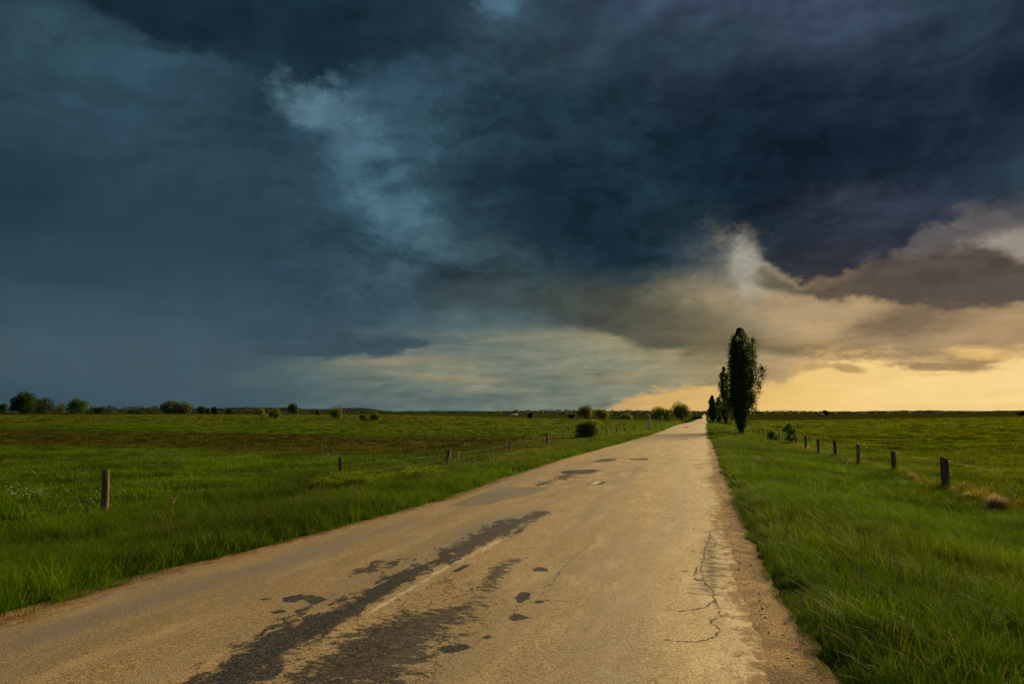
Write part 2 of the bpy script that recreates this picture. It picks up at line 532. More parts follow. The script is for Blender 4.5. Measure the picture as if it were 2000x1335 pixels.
# -- small dark cumulus with a lit edge beneath it
col = puff(col, (780, 703), (90, 8), 3, (154, 140, 112), .8, 1.6, .6)
col = puff(col, (880, 738), (90, 6), -3, (158, 148, 114), .8, 1.6, .6)
for c, r in [((645, 662), (46, 34)), ((655, 650), (28, 20)), ((610, 682), (100, 14)), ((750, 676), (46, 20)), ((800, 670), (42, 10)), ((560, 685), (60, 9)), ((700, 680), (80, 11))]:
    col = puff(col, c, r, 0, (60, 79, 90), .3, 1.3, .85, rag_low)
# -- lit under-rims of the cumulus above the clear strip
col = body(col, [(1480, 760), (1530, 735), (1560, 700), (1620, 690), (1700, 690), (1800, 702), (1880, 706), (1940, 690), (2000, 680), (2200, 676)], None,
           [(1480, (190, 156, 104)), (1600, (206, 170, 112)), (1800, (208, 172, 116)), (2000, (222, 184, 124))], 780, .8, 1, 4.2, 0, .7, (1500, 3000), nz=rag_low, sx_=5)
# -- clear amber strip along the horizon, its rim bitten by cumulus
amber = [(1160, (178, 152, 106)), (1260, (208, 168, 104)), (1400, (222, 180, 108)), (1500, (232, 192, 116)), (1620, (242, 206, 130)), (1800, (246, 212, 138)), (2000, (246, 213, 142))]
col = body(col, [(1170, 806), (1200, 790), (1240, 768), (1330, 758), (1400, 752), (1480, 750), (1530, 750), (1556, 742), (1566, 716), (1620, 709), (1680, 706), (1740, 712),
                 (1800, 722), (1860, 727), (1910, 722), (1950, 706), (2000, 704), (2200, 700)], None, amber, 780, .42, 1, 1.7, 0, .97, (1150, 3000), nz=rag_low, sx_=1.5)
for c, r, rot, rgb in [((1655, 718), (26, 8), -14, (178, 146, 96)), ((1590, 716), (34, 6), 6, (190, 156, 102)), ((1850, 716), (70, 7), -4, (156, 128, 88)), ((1925, 700), (34, 10), 10, (160, 130, 90))]:
    col = puff(col, c, r, rot, rgb, .4, 1.4, .85, rag_low)
col = puff(col, (1915, 690), (46, 9), -8, (238, 196, 122), .6, 1.6, .85, rag_low)
col = puff(col, (1770, 628), (80, 26), 8, (112, 95, 77), .6, 1.6, .7, rag_low)
col = puff(col, (1400, 640), (60, 60), 60, (122, 112, 86), .8, 2.0, .4, rag_low)
rel = t.math('ADD', t.math('MULTIPLY', lit_side, t.mr(el_raw, 3., 9.)), t.math('MULTIPLY', lit_low, t.mr(el_raw, 9., 3.)))
amb = t.math('MULTIPLY', t.mr(el_raw, 4.2, 2.6), arange_mask(1250, 3000, 780, 8))
rel = t.math('MULTIPLY', rel, t.math('SUBTRACT', 1.0, t.math('MULTIPLY', amb, .8)))
col = t.mix(1.0, col, t.comb(*(t.math('MAXIMUM', t.math('ADD', t.math('MULTIPLY', rel, 1.25), 1.0), .35),) * 3), 'MULTIPLY')
hz = t.math('SUBTRACT', t.noise(t.comb(az_raw, t.math('MULTIPLY', el_raw, 9.0), 5.0), .12, 5., .55), .5)
hm = t.math('MULTIPLY', t.mr(hz, 0., .2), t.math('MULTIPLY', t.mr(el_raw, 3.6, 2.0, 0., .3), arange_mask(1380, 3000, 780, 8)))
col = t.mix(hm, col, lin((226, 178, 108)))
# ragged scud torn off the cloud base
sc = t.noise(t.vmath('ADD', t.comb(az, t.math('MULTIPLY', el, 2.0), 91.0), (0., 0., 0.)), .21, 9., .60, .5)
sreg = t.math('MULTIPLY', arange_mask(560, 2600, 400, 12), t.math('MULTIPLY', t.mr(el_raw, 7., 11.), t.mr(el_raw, 30., 24.)))
col = t.mix(t.math('MULTIPLY', sreg, t.mr(sc, .53, .59, 0., .5)), col, t.mix(1.0, col, (.62, .64, .66), 'MULTIPLY'))
col = t.mix(t.math('MULTIPLY', sreg, t.mr(sc, .40, .33, 0., .5)), col, t.mix(1.0, col, (1.45, 1.42, 1.38), 'MULTIPLY'))
# distant fall-streaks of rain under the storm
streak = t.math('SUBTRACT', t.noise(t.comb(t.math('ADD', az_raw, t.math('MULTIPLY', el_raw, .12)), t.math('MULTIPLY', el_raw, .05), 1.0), .55, 3., .5), .5)
rain = t.math('MULTIPLY', t.math('MULTIPLY', streak, t.mr(el_raw, 18., 2., 0., 1.)), t.mr(az_raw, -20., -38., 0.05, .16))
col = t.mix(1.0, col, t.comb(*(t.math('ADD', rain, 1.0),) * 3), 'MULTIPLY')

# the storm covers the north; behind the camera the sky has cleared
ahead = t.vmath('DOT_PRODUCT', D, (-.25, .93, .26))
cover = t.mr(ahead, -.85, -.22)
b1 = t.new('ShaderNodeBackground'); t.put(b1.inputs[0], sky.outputs[0]); b1.inputs[1].default_value = SKY_CLEAR
b2 = t.new('ShaderNodeBackground'); t.put(b2.inputs[0], col); b2.inputs[1].default_value = STORM
ms = t.new('ShaderNodeMixShader'); t.put(ms.inputs[0], cover); t.L.new(b1.outputs[0], ms.inputs[1]); t.L.new(b2.outputs[0], ms.inputs[2])
t.L.new(ms.outputs[0], wout.inputs[0])
W.cycles.sampling_method = 'MANUAL'; W.cycles.sample_map_resolution = 512

S.view_settings.view_transform = 'Standard'; S.view_settings.look = 'None'
S.view_settings.gamma = 1.0; S.view_settings.exposure = 0.62
S.cycles.max_bounces = 5; S.cycles.diffuse_bounces = 3; S.cycles.glossy_bounces = 2
S.cycles.transmission_bounces = 3; S.cycles.transparent_max_bounces = 6
S.cycles.caustics_reflective = False; S.cycles.caustics_refractive = False
# ------------------------------------------------------------------ plain: colour by place
def field_colour(t, P):
    """albedo of the vegetation at a point of the plain (fresh grass, a brown fallow strip, reeds far off)"""
    X, Y, Z = t.sep(P)[:3]
    Pm = t.comb(X, Y, 0.0)
    n1 = t.noise(Pm, .35, 4., .6)
    n2 = t.noise(t.vmath('MULTIPLY', Pm, (.05, .16, 1.)), 1.0, 5., .62)
    n3 = t.noise(Pm, 1.7, 3., .6)
    n4 = t.noise(t.vmath('MULTIPLY', Pm, (.012, .05, 1.)), 1.0, 4., .55)
    c = t.mix(t.mr(n1, .35, .68), (.029, .092, .002), (.057, .142, .003))
    c = t.mix(t.mr(n2, .48, .70, 0., .55), c, (.074, .090, .006))
    c = t.mix(t.mr(n3, .58, .75, 0., .6), c, (.024, .062, .005))
    # left: brown fallow strip between two green ones
    Yw = t.math('ADD', Y, t.math('MULTIPLY', t.math('SUBTRACT', n2, .5), 26.0))
    left = t.mr(X, -8., -15.)
    br = t.math('MULTIPLY', t.math('MULTIPLY', t.mr(Yw, 30., 38.), t.mr(Yw, 70., 62., 0., 1.)), left)
    c = t.mix(t.math('MULTIPLY', br, t.mr(n3, .3, .7, 1., .75)), c, (.036, .029, .012))
    # farther off: mown green, then dull strips
    farl = t.math('MULTIPLY', t.mr(Yw, 70., 90.), left)
    c = t.mix(t.math('MULTIPLY', farl, .6), c, (.056, .100, .009))
    strip = t.mr(n4, .46, .60)
    dist = t.vmath('LENGTH', Pm)
    c = t.mix(t.math('MULTIPLY', t.math('MULTIPLY', t.mr(dist, 110., 220.), left), t.math('MULTIPLY', strip, .85)), c, (.058, .044, .018))
    tan = t.noise(t.vmath('MULTIPLY', Pm, (.006, .02, 1.)), 1.0, 3., .5)
    c = t.mix(t.math('MULTIPLY', t.mr(dist, 300., 500.), t.mr(tan, .54, .66, 0., .8)), c, (.16, .115, .055))
    c = t.mix(t.math('MULTIPLY', t.mr(dist, 500., 900.), t.mr(tan, .50, .40, 0., .7)), c, (.028, .042, .020))
    # right field: short olive pasture
    right = t.mr(X, 6., 9.)
    c = t.mix(t.math('MULTIPLY', right, t.mr(n2, .3, .6, .75, .35)), c, (.086, .092, .005))
    c = t.mix(t.math('MULTIPLY', t.math('MULTIPLY', right, t.mr(dist, 230., 420.)), t.mr(n4, .42, .55, .1, .9)), c, (.075, .050, .018))
    return c


gm, t, out = mat('meadow_soil_and_turf')
P = t.pos()
c = t.mix(1.0, field_colour(t, P), (.62, .64, .6), 'MULTIPLY')  # darkened evenly: shade among the grass blades is put into the ground colour
dst = t.vmath('LENGTH', P)
blade = t.noise(t.vmath('MULTIPLY', P, (1., .55, 1.)), 5.0, 6., .7)
c = t.mix(t.mr(blade, .35, .62, .65, 0.), c, (.022, .040, .006))
nearsoil = t.math('MULTIPLY', t.mr(dst, 40., 10.), t.mr(t.noise(P, 3., 4.), .42, .6))
c = t.mix(t.math('MULTIPLY', nearsoil, .5), c, (.060, .042, .022))
principled(t, out, c, 1., 0., bump(t, t.noise(P, 4.0, 6., .7), .9, .12))


def axis(parts):
    r = []
    for a, b, n in parts: r += list(np.linspace(a, b, n, endpoint=False))
    return np.array(r + [parts[-1][1]])


gx = np.concatenate([-np.geomspace(9000, 60, 34), axis([(-58, -12, 46), (-12, 6, 90), (6, 50, 60)]), np.geomspace(54, 9000, 36)])
gy = np.concatenate([-np.geomspace(3000, 20, 14), axis([(-18, 0, 12), (0, 30, 120), (30, 90, 90), (90, 300, 90)]), np.geomspace(306, 9000, 50)])
XX, YY = np.meshgrid(gx, gy)
ZZ = ground_z(XX, YY)
nx, ny = len(gx), len(gy)
idx = np.arange(nx * ny).reshape(ny, nx)
Q = np.stack([idx[:-1, :-1], idx[:-1, 1:], idx[1:, 1:], idx[1:, :-1]], -1).reshape(-1, 4)
o = link('ground', mesh('ground', np.stack([XX, YY, ZZ], -1).reshape(-1, 3), Q, gm, smooth=True))
tag(o, kind='structure')

# low wooded hills at the edge of the plain
hm, t, out = mat('wooded_hills')
P = t.pos()
c = t.mix(t.mr(t.noise(P, .012, 6., .65), .4, .62), (.030, .044, .034), (.058, .076, .050))
principled(t, out, c, 1., 0., bump(t, t.noise(P, .03, 5., .7), 1., 12.))


def ridge(px0, px1, dist, heights, seed, n=260):
    """one long low hill; heights: px -> row of the crest in the photograph"""
    xs = [h[0] for h in heights]; ys = [h[1] for h in heights]
    V = []; rows = 7
    for i in range(n):
        px = px0 + (px1 - px0) * i / (n - 1)
        d = pdir(px, HOR); d = np.array([d[0], d[1], 0]); d /= np.linalg.norm(d)
        k = dist / (d @ np.array([-math.sin(YAW), math.cos(YAW), 0]))
        row = np.interp(px, xs, ys)
        top = CAM[2] + (HOR - row) / F * dist
        top += (fbm(px * .06, seed * 1.0, seed, 5) - .5) * dist * .0016
        e = math.sin(PI * i / (n - 1)) ** .3
        for r in range(rows):
            s = r / (rows - 1)
            prof = math.sin(PI * s) ** .8
            rad = k * (1 + .16 * (s - .5))
            z = -6 + (max(top, -3) + 6) * prof * e
            z += prof * (fbm(px * .2, s * 9, seed + 3) - .5) * dist * .0008
            V.append((d[0] * rad, d[1] * rad, z))
    ii = np.arange(n * rows).reshape(n, rows)
    q = np.stack([ii[:-1, :-1], ii[1:, :-1], ii[1:, 1:], ii[:-1, 1:]], -1).reshape(-1, 4)
    return tag(link('hills', mesh('hills', V, q, hm, smooth=True)), kind='structure')


ridge(150, 1010, 3600, [(150, 806), (240, 797.5), (300, 793), (420, 797), (480, 794), (560, 795), (620, 799), (700, 795), (730, 798.5), (790, 804), (1010, 806)], 5)
ridge(640, 1480, 5600, [(640, 805), (800, 801.5), (1000, 802), (1200, 801.5), (1330, 800.5), (1400, 801), (1480, 803)], 8)
ridge(1380, 2300, 5200, [(1380, 805), (1500, 802.5), (1620, 803), (1800, 801), (1900, 802), (2000, 800.5), (2100, 801), (2300, 806)], 13)
# ------------------------------------------------------------------ road
ys = np.concatenate([axis([(-30, 0, 20), (0, 2.6, 20), (2.6, 11, 330), (11, 24, 250), (24, 60, 240), (60, 200, 200)]), np.geomspace(203, 1600, 60)])
NXR = 224
ux = np.linspace(0, 1, NXR)
rag = (fbm(ys * 7.3, ys * 0, 41, 5) - .5) * .08 * np.exp(-ys.clip(0) / 60) + (fbm(ys * .45, ys * 0, 43, 3) - .5) * .26
ragl = (fbm(ys * 2.3, ys * 0, 47, 4) - .5) * .10 + (fbm(ys * .3, ys * 0, 49, 3) - .5) * .2
L_, R_ = xl(ys) + ragl, xr(ys) + rag
XX = L_[:, None] * (1 - ux)[None, :] + R_[:, None] * ux[None, :]
YY = np.repeat(ys[:, None], NXR, 1)
ZZ = road_z(XX, YY)
edge = np.minimum(ux * 5.6, (1 - ux) * 5.6)[None, :]
ZZ = ZZ - .002 * np.exp(-edge / .05)
RV = np.stack([XX, YY, ZZ], -1).reshape(-1, 3)
rx, ry = RV[:, 0], RV[:, 1]


def sd_poly(pts, pad=.6, closed=True):
    """signed distance (metres, inside negative) of the road's vertices to an outline on the road"""
    P = np.array([gr(*p)[:2] for p in pts])
    lo, hi = P.min(0) - pad, P.max(0) + pad
    sel = np.where((rx > lo[0]) & (rx < hi[0]) & (ry > lo[1]) & (ry < hi[1]))[0]
    q = np.stack([rx[sel], ry[sel]], -1)
    d = np.full(len(sel), 9.); ins = np.zeros(len(sel), bool)
    n = len(P)
    for i in range(n if closed else n - 1):
        a, b = P[i], P[(i + 1) % n]
        ab = b - a
        h = np.clip(((q - a) @ ab) / (ab @ ab + 1e-12), 0, 1)
        d = np.minimum(d, np.linalg.norm(q - a - h[:, None] * ab, axis=1))
        if closed:
            c = ((a[1] > q[:, 1]) != (b[1] > q[:, 1]))
            with np.errstate(divide='ignore', invalid='ignore'):
                xi = (b[0] - a[0]) * (q[:, 1] - a[1]) / (b[1] - a[1] + 1e-12) + a[0]
            ins ^= c & (q[:, 0] < xi)
    return sel, np.where(ins, -d, d)


A = {k: np.zeros(len(RV), np.float32) for k in ('mottle', 'stain', 'tar', 'slab', 'worn', 'crack', 'paint', 'craze')}


def area(ch, pts, soft=.12, val=1.):
    sel, d = sd_poly(pts, soft * 2 + .1)
    v = np.clip(.5 - d / (2 * soft), 0, 1) * val
    A[ch][sel] = np.maximum(A[ch][sel], v)


def line(ch, pts, w=.02, val=1.):
    # a crack wanders: subdivide and jitter
    q = [pts[0]]
    for a, b in zip(pts[:-1], pts[1:]):
        for k in range(1, 4):
            f = k / 4
            q.append((a[0] + (b[0] - a[0]) * f + random.uniform(-3, 3), a[1] + (b[1] - a[1]) * f + random.uniform(-1.6, 1.6)))
        q.append(b)
    sel, d = sd_poly(q, .2, False)
    A[ch][sel] = np.maximum(A[ch][sel], np.clip(1.3 - d / w, 0, 1) * val)


# tar streak left of the centre line
area('tar', [(330, 1375), (420, 1300), (520, 1240), (640, 1188), (740, 1140), (850, 1090), (905, 1050), (960, 1020), (1060, 1000), (1085, 998), (1050, 1016),
             (1000, 1040), (960, 1060), (880, 1100), (800, 1145), (720, 1190), (640, 1240), (560, 1290), (500, 1375)], .24, .95)
area('tar', [(690, 1120), (760, 1092), (830, 1082), (800, 1105), (740, 1125)], .2, .55)
area('worn', [(850, 1060), (920, 1020), (1000, 1000), (1095, 992), (1060, 1016), (980, 1050), (900, 1085)], .3, 1.)
# tar right of the line, crazed
area('mottle', [(480, 1375), (560, 1290), (680, 1220), (770, 1195), (860, 1180), (960, 1170), (975, 1195), (930, 1230), (880, 1290), (830, 1375)], .4, .88)
area('mottle', [(350, 1375), (520, 1245), (700, 1150), (800, 1098), (900, 1050), (960, 1040), (760, 1185), (600, 1300), (560, 1375)], .3, .74)
area('craze', [(480, 1375), (560, 1290), (700, 1200), (800, 1140), (880, 1115), (960, 1120), (1000, 1180), (940, 1260), (850, 1375)], .35, 1.)
area('mottle', [(935, 1118), (985, 1092), (1045, 1088), (1010, 1110), (985, 1150), (945, 1180), (905, 1190), (930, 1150)], .18, .86)
area('mottle', [(740, 1225), (860, 1200), (925, 1215), (900, 1255), (820, 1285), (740, 1290)], .3, .72)
for pl in [[(553, 1168), (585, 1164), (600, 1168), (575, 1178), (556, 1176)], [(592, 1172), (605, 1164), (625, 1166), (632, 1174), (610, 1182)], [(533, 1198), (548, 1195), (557, 1197), (540, 1201)],
           [(1008, 1170), (1022, 1158), (1034, 1160), (1030, 1172), (1014, 1178)], [(993, 1208), (1004, 1200), (1030, 1204), (1040, 1210), (1004, 1214)],
           [(1040, 1113), (1052, 1109), (1068, 1112), (1064, 1118), (1044, 1117)], [(1042, 1177), (1056, 1173), (1066, 1177), (1052, 1180)],
           [(855, 1268), (900, 1260), (925, 1266), (900, 1274), (868, 1280)], [(940, 1247), (955, 1245), (957, 1248), (944, 1250)], [(500, 1172), (520, 1169), (530, 1172), (512, 1175)],
           [(884, 1118), (905, 1106), (915, 1104), (905, 1114), (890, 1121)]]:
    area('tar', pl, .035, 1.)
# patches farther on
area('slab', [(882, 986), (930, 966), (985, 950), (1078, 952), (1040, 966), (985, 978), (960, 985), (910, 989)], .05, 1.)
area('tar', [(1095, 921), (1110, 918), (1160, 917), (1172, 920), (1150, 926), (1118, 927), (1098, 925)], .05, 1.)
area('tar', [(1030, 950), (1070, 934), (1090, 926), (1140, 926), (1120, 934), (1110, 938), (1080, 944), (1060, 951)], .3, .66)
area('tar', [(1144, 947), (1160, 941), (1184, 942), (1176, 947), (1158, 948)], .04, 1.)
area('tar', [(1157, 902), (1176, 896), (1208, 895), (1200, 900), (1180, 903)], .06, 1.)
area('tar', [(1228, 896), (1234, 895), (1268, 895.5), (1264, 899), (1234, 899)], .06, 1.)
area('tar', [(1334, 834), (1345, 832.6), (1347, 833.4), (1342, 835.4), (1336, 836)], .3, .9)
area('tar', [(1330, 857.6), (1345, 857), (1344, 858.6), (1334, 859)], .1, .8)
area('tar', [(1236, 914), (1262, 912), (1260, 918), (1240, 918)], .2, .5)
for pl in [[(1210, 945), (1290, 880), (1300, 880), (1230, 950), (1150, 1010), (1110, 1030)], [(1310, 990), (1335, 900), (1352, 900), (1350, 990), (1340, 1050), (1300, 1050)],
           [(1050, 1085), (1160, 985), (1190, 985), (1110, 1070), (1080, 1090)], [(-20, 1236), (300, 1146), (600, 1066), (800, 1012), (840, 1016), (630, 1092), (330, 1184), (-20, 1300)], [(1310, 870), (1325, 862), (1330, 866), (1318, 874)], [(1345, 862), (1353, 850), (1356, 852), (1352, 868)]]:
    area('worn', pl, .3, .8)
# broken strip of asphalt along the right edge
area('craze', [(1370, 1032), (1400, 1034), (1412, 1080), (1420, 1120), (1418, 1170), (1395, 1190), (1362, 1150), (1355, 1110), (1362, 1070)], .1, .7)
area('stain', [(1376, 1032), (1400, 1034), (1412, 1080), (1420, 1110), (1412, 1140), (1395, 1150), (1372, 1145), (1360, 1110), (1366, 1070)], .22, 1.)
area('stain', [(1345, 1068), (1400, 1072), (1400, 1084), (1350, 1082)], .12, .7)
area('stain', [(1335, 1120), (1400, 1125), (1420, 1150), (1420, 1162), (1350, 1160), (1340, 1140)], .15, .75)
area('stain', [(1385, 1165), (1408, 1180), (1404, 1205), (1396, 1200)], .08, .8)
for pl in [[(1385, 920), (1376, 900), (1378, 875), (1386, 880), (1392, 940)], [(1345, 905), (1385, 900), (1388, 915), (1350, 918)], [(1300, 1040), (1340, 1000), (1360, 1010), (1330, 1060)]]:
    area('stain', pl, .2, .6)
for pl in [[(1388, 1034), (1382, 1060), (1376, 1085), (1368, 1108), (1372, 1130), (1390, 1146), (1398, 1166), (1380, 1180), (1345, 1189)], [(1340, 1072), (1360, 1076), (1392, 1080)],
           [(1306, 1129), (1325, 1130), (1336, 1131)], [(1330, 1112), (1350, 1113), (1364, 1116)], [(1345, 1155), (1370, 1156), (1410, 1157), (1450, 1159)], [(1392, 1095), (1410, 1097), (1424, 1098)],
           [(1396, 1168), (1404, 1186), (1410, 1200), (1390, 1208), (1400, 1220), (1410, 1226), (1396, 1238), (1378, 1246), (1345, 1250), (1300, 1246)], [(1372, 1130), (1384, 1142), (1412, 1146)],
           [(1290, 1187), (1320, 1189), (1345, 1189)], [(1362, 1105), (1356, 1120), (1362, 1132)], [(1385, 1040), (1398, 1052), (1394, 1066)]]:
    line('crack', pl, .017)
for pl in [[(1152, 1053), (1160, 1058), (1148, 1066), (1126, 1085)], [(1126, 1085), (1112, 1098), (1100, 1110), (1088, 1124), (1082, 1140)], [(1082, 1140), (1072, 1152), (1060, 1164), (1068, 1170)],
           [(1026, 1180), (1008, 1186), (996, 1198), (994, 1206)], [(1012, 1180), (1050, 1176), (1072, 1172), (1110, 1176)], [(1000, 1078), (1040, 1072), (1120, 1074), (1200, 1078)],
           [(1060, 1148), (1078, 1144), (1084, 1150)], [(700, 1300), (760, 1280), (840, 1250), (900, 1205)], [(560, 1330), (640, 1310), (720, 1300)], [(860, 1180), (920, 1160), (960, 1130)],
           [(905, 975), (960, 970), (1010, 962)], [(1130, 968), (1180, 950), (1220, 936)], [(1170, 905), (1230, 914), (1300, 900)], [(1370, 950), (1380, 920), (1382, 890)], [(1360, 900), (1374, 905), (1386, 904)],
           [(1280, 906), (1300, 903), (1312, 906)], [(1090, 945), (1130, 950), (1170, 946)]]:
    line('crack', pl, .014, .8)
# worn centre line, dashes
area('paint', [(716, 1203), (740, 1196), (860, 1124), (985, 1058), (980, 1053), (960, 1060), (850, 1118), (724, 1192)], .025, .56)
area('paint', [(1148, 947), (1162, 941), (1175, 941), (1166, 947)], .04, 1.)
for k in range(0, 26):
    y0 = 18.0 + k * 9.0
    if k == 0: y0 = 18.4
    xc = -2.55
    sel = np.where((np.abs(rx - xc) < .06) & (ry > y0) & (ry < y0 + 3.2))[0]
    A['paint'][sel] = np.maximum(A['paint'][sel], .40 * math.exp(-k / 9))
for xc, wd, am in ((-.55, .28, .42), (-1.95, .26, .40), (-3.35, .30, .42), (-4.55, .26, .45)):
    A['worn'] = np.maximum(A['worn'], am * np.exp(-((rx - xc) / wd) ** 2) * (.35 + .9 * fbm(rx * .3, ry * .12, 65, 3)).astype(np.float32))
A['craze'] = np.maximum(A['craze'], (.70 * np.clip(fbm(rx * .5, ry * .22, 67, 4) * 3.0 - 1.15, 0, 1)).astype(np.float32))
for k in ('tar', 'worn'):
    # the tar is dragged along the wheel tracks
    drag = .45 * (fbm(rx * 7., ry * 1.1, 61, 5) - .5) + .4 * (fbm((rx + .22 * ry) * 11., (ry - .22 * rx) * 3.2, 62, 5) - .5)
    A[k] = np.clip(A[k] + np.where(A[k] > .02, drag * (1.7 if k == 'tar' else .6), 0), 0, 1)

rm, t, out = mat('worn_road_surface')
P = t.pos()
X, Y, Z = t.sep(P)[:3]
Pr = t.vmath('MULTIPLY', P, (1., .30, 1.))
big = t.noise(t.vmath('MULTIPLY', P, (1.1, .10, 1.)), 1.0, 5., .6)
mid = t.noise(Pr, 3.2, 5., .6)
vor = t.new('ShaderNodeTexVoronoi', feature='F1'); t.put(vor.inputs['Vector'], P); vor.inputs['Scale'].default_value = 120.0
cell = t.sep(vor.outputs['Color'])[0]
fine_n = t.noise(P, 55., 3., .7)
c = t.mix(t.mr(cell, .1, .9), (.17, .120, .056), (.54, .395, .196))
c = t.mix(t.mr(fine_n, .58, .78, 0., .8), c, (.085, .066, .048))
c = t.mix(t.mr(big, .40, .64, 0., .55), c, (.20, .165, .130))
c = t.mix(t.mr(mid, .5, .72, 0., .40), c, (.56, .41, .215))
c = t.mix(t.mr(t.noise(t.vmath('MULTIPLY', P, (1.6, .5, 1.)), .55, 6., .62), .52, .70, 0., .38), c, (.21, .165, .105))
# wheel tracks polished grey-blue
worn = t.attr('worn')
wm = t.math('MULTIPLY', t.mr(t.math('ADD', worn, t.math('SUBTRACT', mid, .5)), .28, .85), .74)
c = t.mix(wm, c, (.200, .182, .168))
# older grey slab
slab = t.mr(t.math('ADD', t.attr('slab'), t.math('MULTIPLY', t.math('SUBTRACT', mid, .5), .3)), .45, .6)
c = t.mix(slab, c, t.mix(t.mr(cell, .1, .9), (.13, .115, .095), (.22, .19, .15)))
# white paint, half worn off
paint = t.attr('paint')
pm = t.mr(t.math('ADD', paint, t.math('MULTIPLY', t.math('SUBTRACT', t.noise(Pr, 22., 5., .7), .5), 1.5)), .42, .70)
c = t.mix(t.math('MULTIPLY', pm, .85), c, (.62, .57, .47))
# tar
tn = t.noise(t.vmath('MULTIPLY', P, (1., .55, 1.)), 14.0, 8., .72)
mn = t.noise(t.vmath('MULTIPLY', P, (.55, 1., 1.)), 15.0, 9., .74)
mot = t.mr(t.math('ADD', t.attr('mottle'), t.math('MULTIPLY', t.math('SUBTRACT', mn, .5), 1.9)), .56, .70)
tar = t.mr(t.math('ADD', t.attr('tar'), t.math('MULTIPLY', t.math('SUBTRACT', tn, .5), 2.0)), .40, .60)
tar = t.math('MAXIMUM', tar, t.math('MULTIPLY', mot, .9))
tarc = t.mix(t.mr(fine_n, .4, .7), (.011, .018, .032), (.028, .042, .074))
tar = t.math('MULTIPLY', tar, t.math('SUBTRACT', 1.0, t.math('MULTIPLY', pm, t.math('GREATER_THAN', paint, .05))))
c = t.mix(t.math('MULTIPLY', tar, t.math('MULTIPLY', t.mr(worn, 0., 1., 1., .8), t.mr(cell, .55, .95, .97, .70))), c, tarc)
# crazing and cracks
v2 = t.new('ShaderNodeTexVoronoi', feature='DISTANCE_TO_EDGE')
t.put(v2.inputs['Vector'], t.vmath('ADD', t.vmath('MULTIPLY', P, (1., .8, 1.)), t.scale(t.noise(P, 6., 3., .6, 0., 'Color'), .14))); v2.inputs['Scale'].default_value = 6.5
cz = t.math('MULTIPLY', t.mr(v2.outputs['Distance'], .035, .008), t.mr(t.math('ADD', t.attr('craze'), t.math('SUBTRACT', t.noise(P, 2.2, 3.), .5)), .45, .75))
crk = t.mr(t.math('ADD', t.attr('crack'), t.math('MULTIPLY', t.math('SUBTRACT', t.noise(P, 26., 5., .75), .5), 1.9)), .42, .80)
cr = t.math('MAXIMUM', t.math('MULTIPLY', cz, .85), crk)
c = t.mix(t.math('MULTIPLY', cr, .9), c, (.045, .035, .026))
stn = t.mr(t.math('ADD', t.attr('stain'), t.math('MULTIPLY', t.math('SUBTRACT', t.noise(t.vmath('MULTIPLY', P, (.40, 1.7, 1.)), 9., 7., .74), .5), 2.4)), .50, .85)
c = t.mix(t.math('MULTIPLY', stn, .85), c, (.055, .041, .030))
# brown soil washed over both edges
soil = t.mr(t.math('ADD', t.mr(t.attr('rim'), .50, .0, 0., 1., 'LINEAR'), t.math('MULTIPLY', t.math('SUBTRACT', t.noise(t.vmath('MULTIPLY', P, (1., .6, 1.)), 7., 6., .68), .5), 2.2)), .55, .95)
c = t.mix(t.math('MULTIPLY', soil, .9), c, t.mix(t.mr(cell, .1, .9), (.13, .076, .032), (.32, .205, .088)))
h = t.math('ADD', t.math('MULTIPLY', vor.outputs['Distance'], -.7), t.math('MULTIPLY', fine_n, .5))
h = t.math('MULTIPLY', h, t.math('SUBTRACT', 1.0, cr))
h = t.math('MULTIPLY', h, t.mr(tar, 0., 1., 1., .45))
b = principled(t, out, c, t.mr(tar, 0., 1., .68, .60), t.math('MULTIPLY', t.math('MULTIPLY', t.mr(cell, 0., 1., .25, .80), t.mr(mid, .35, .65, .65, 1.25)), t.math('MULTIPLY', t.mr(tar, 0., 1., 1., .22), t.math('SUBTRACT', 1.0, t.math('MULTIPLY', t.math('MAXIMUM', soil, t.math('MAXIMUM', cr, stn)), .92)))), bump(t, h, .40, .008))
A['rim'] = np.repeat(edge, len(ys), 0).reshape(-1)
ii = np.arange(len(ys) * NXR).reshape(len(ys), NXR)
Q = np.stack([ii[:-1, :-1], ii[:-1, 1:], ii[1:, 1:], ii[1:, :-1]], -1).reshape(-1, 4)
tag(link('road', mesh('road', RV, Q, rm, A, smooth=True)), kind='structure')

# ------------------------------------------------------------------ gravel shoulders (under the edge of the asphalt, running out under the grass)
sm, t, out = mat('gravel_and_soil')
P = t.pos()
v = t.new('ShaderNodeTexVoronoi', feature='F1'); t.put(v.inputs['Vector'], P); v.inputs['Scale'].default_value = 70.0
cell = t.sep(v.outputs['Color'])[0]
n = t.noise(P, 2.4, 5., .62)
c = t.mix(t.mr(cell, .05, .95), (.17, .098, .038), (.46, .300, .125))
c = t.mix(t.mr(n, .40, .66, 0., .8), c, (.095, .054, .025))
c = t.mix(t.mr(t.noise(P, 60., 2.), .62, .75), c, (.52, .42, .29))
principled(t, out, c, .9, .25, bump(t, t.math('MULTIPLY', v.outputs['Distance'], -1.), .9, .014))


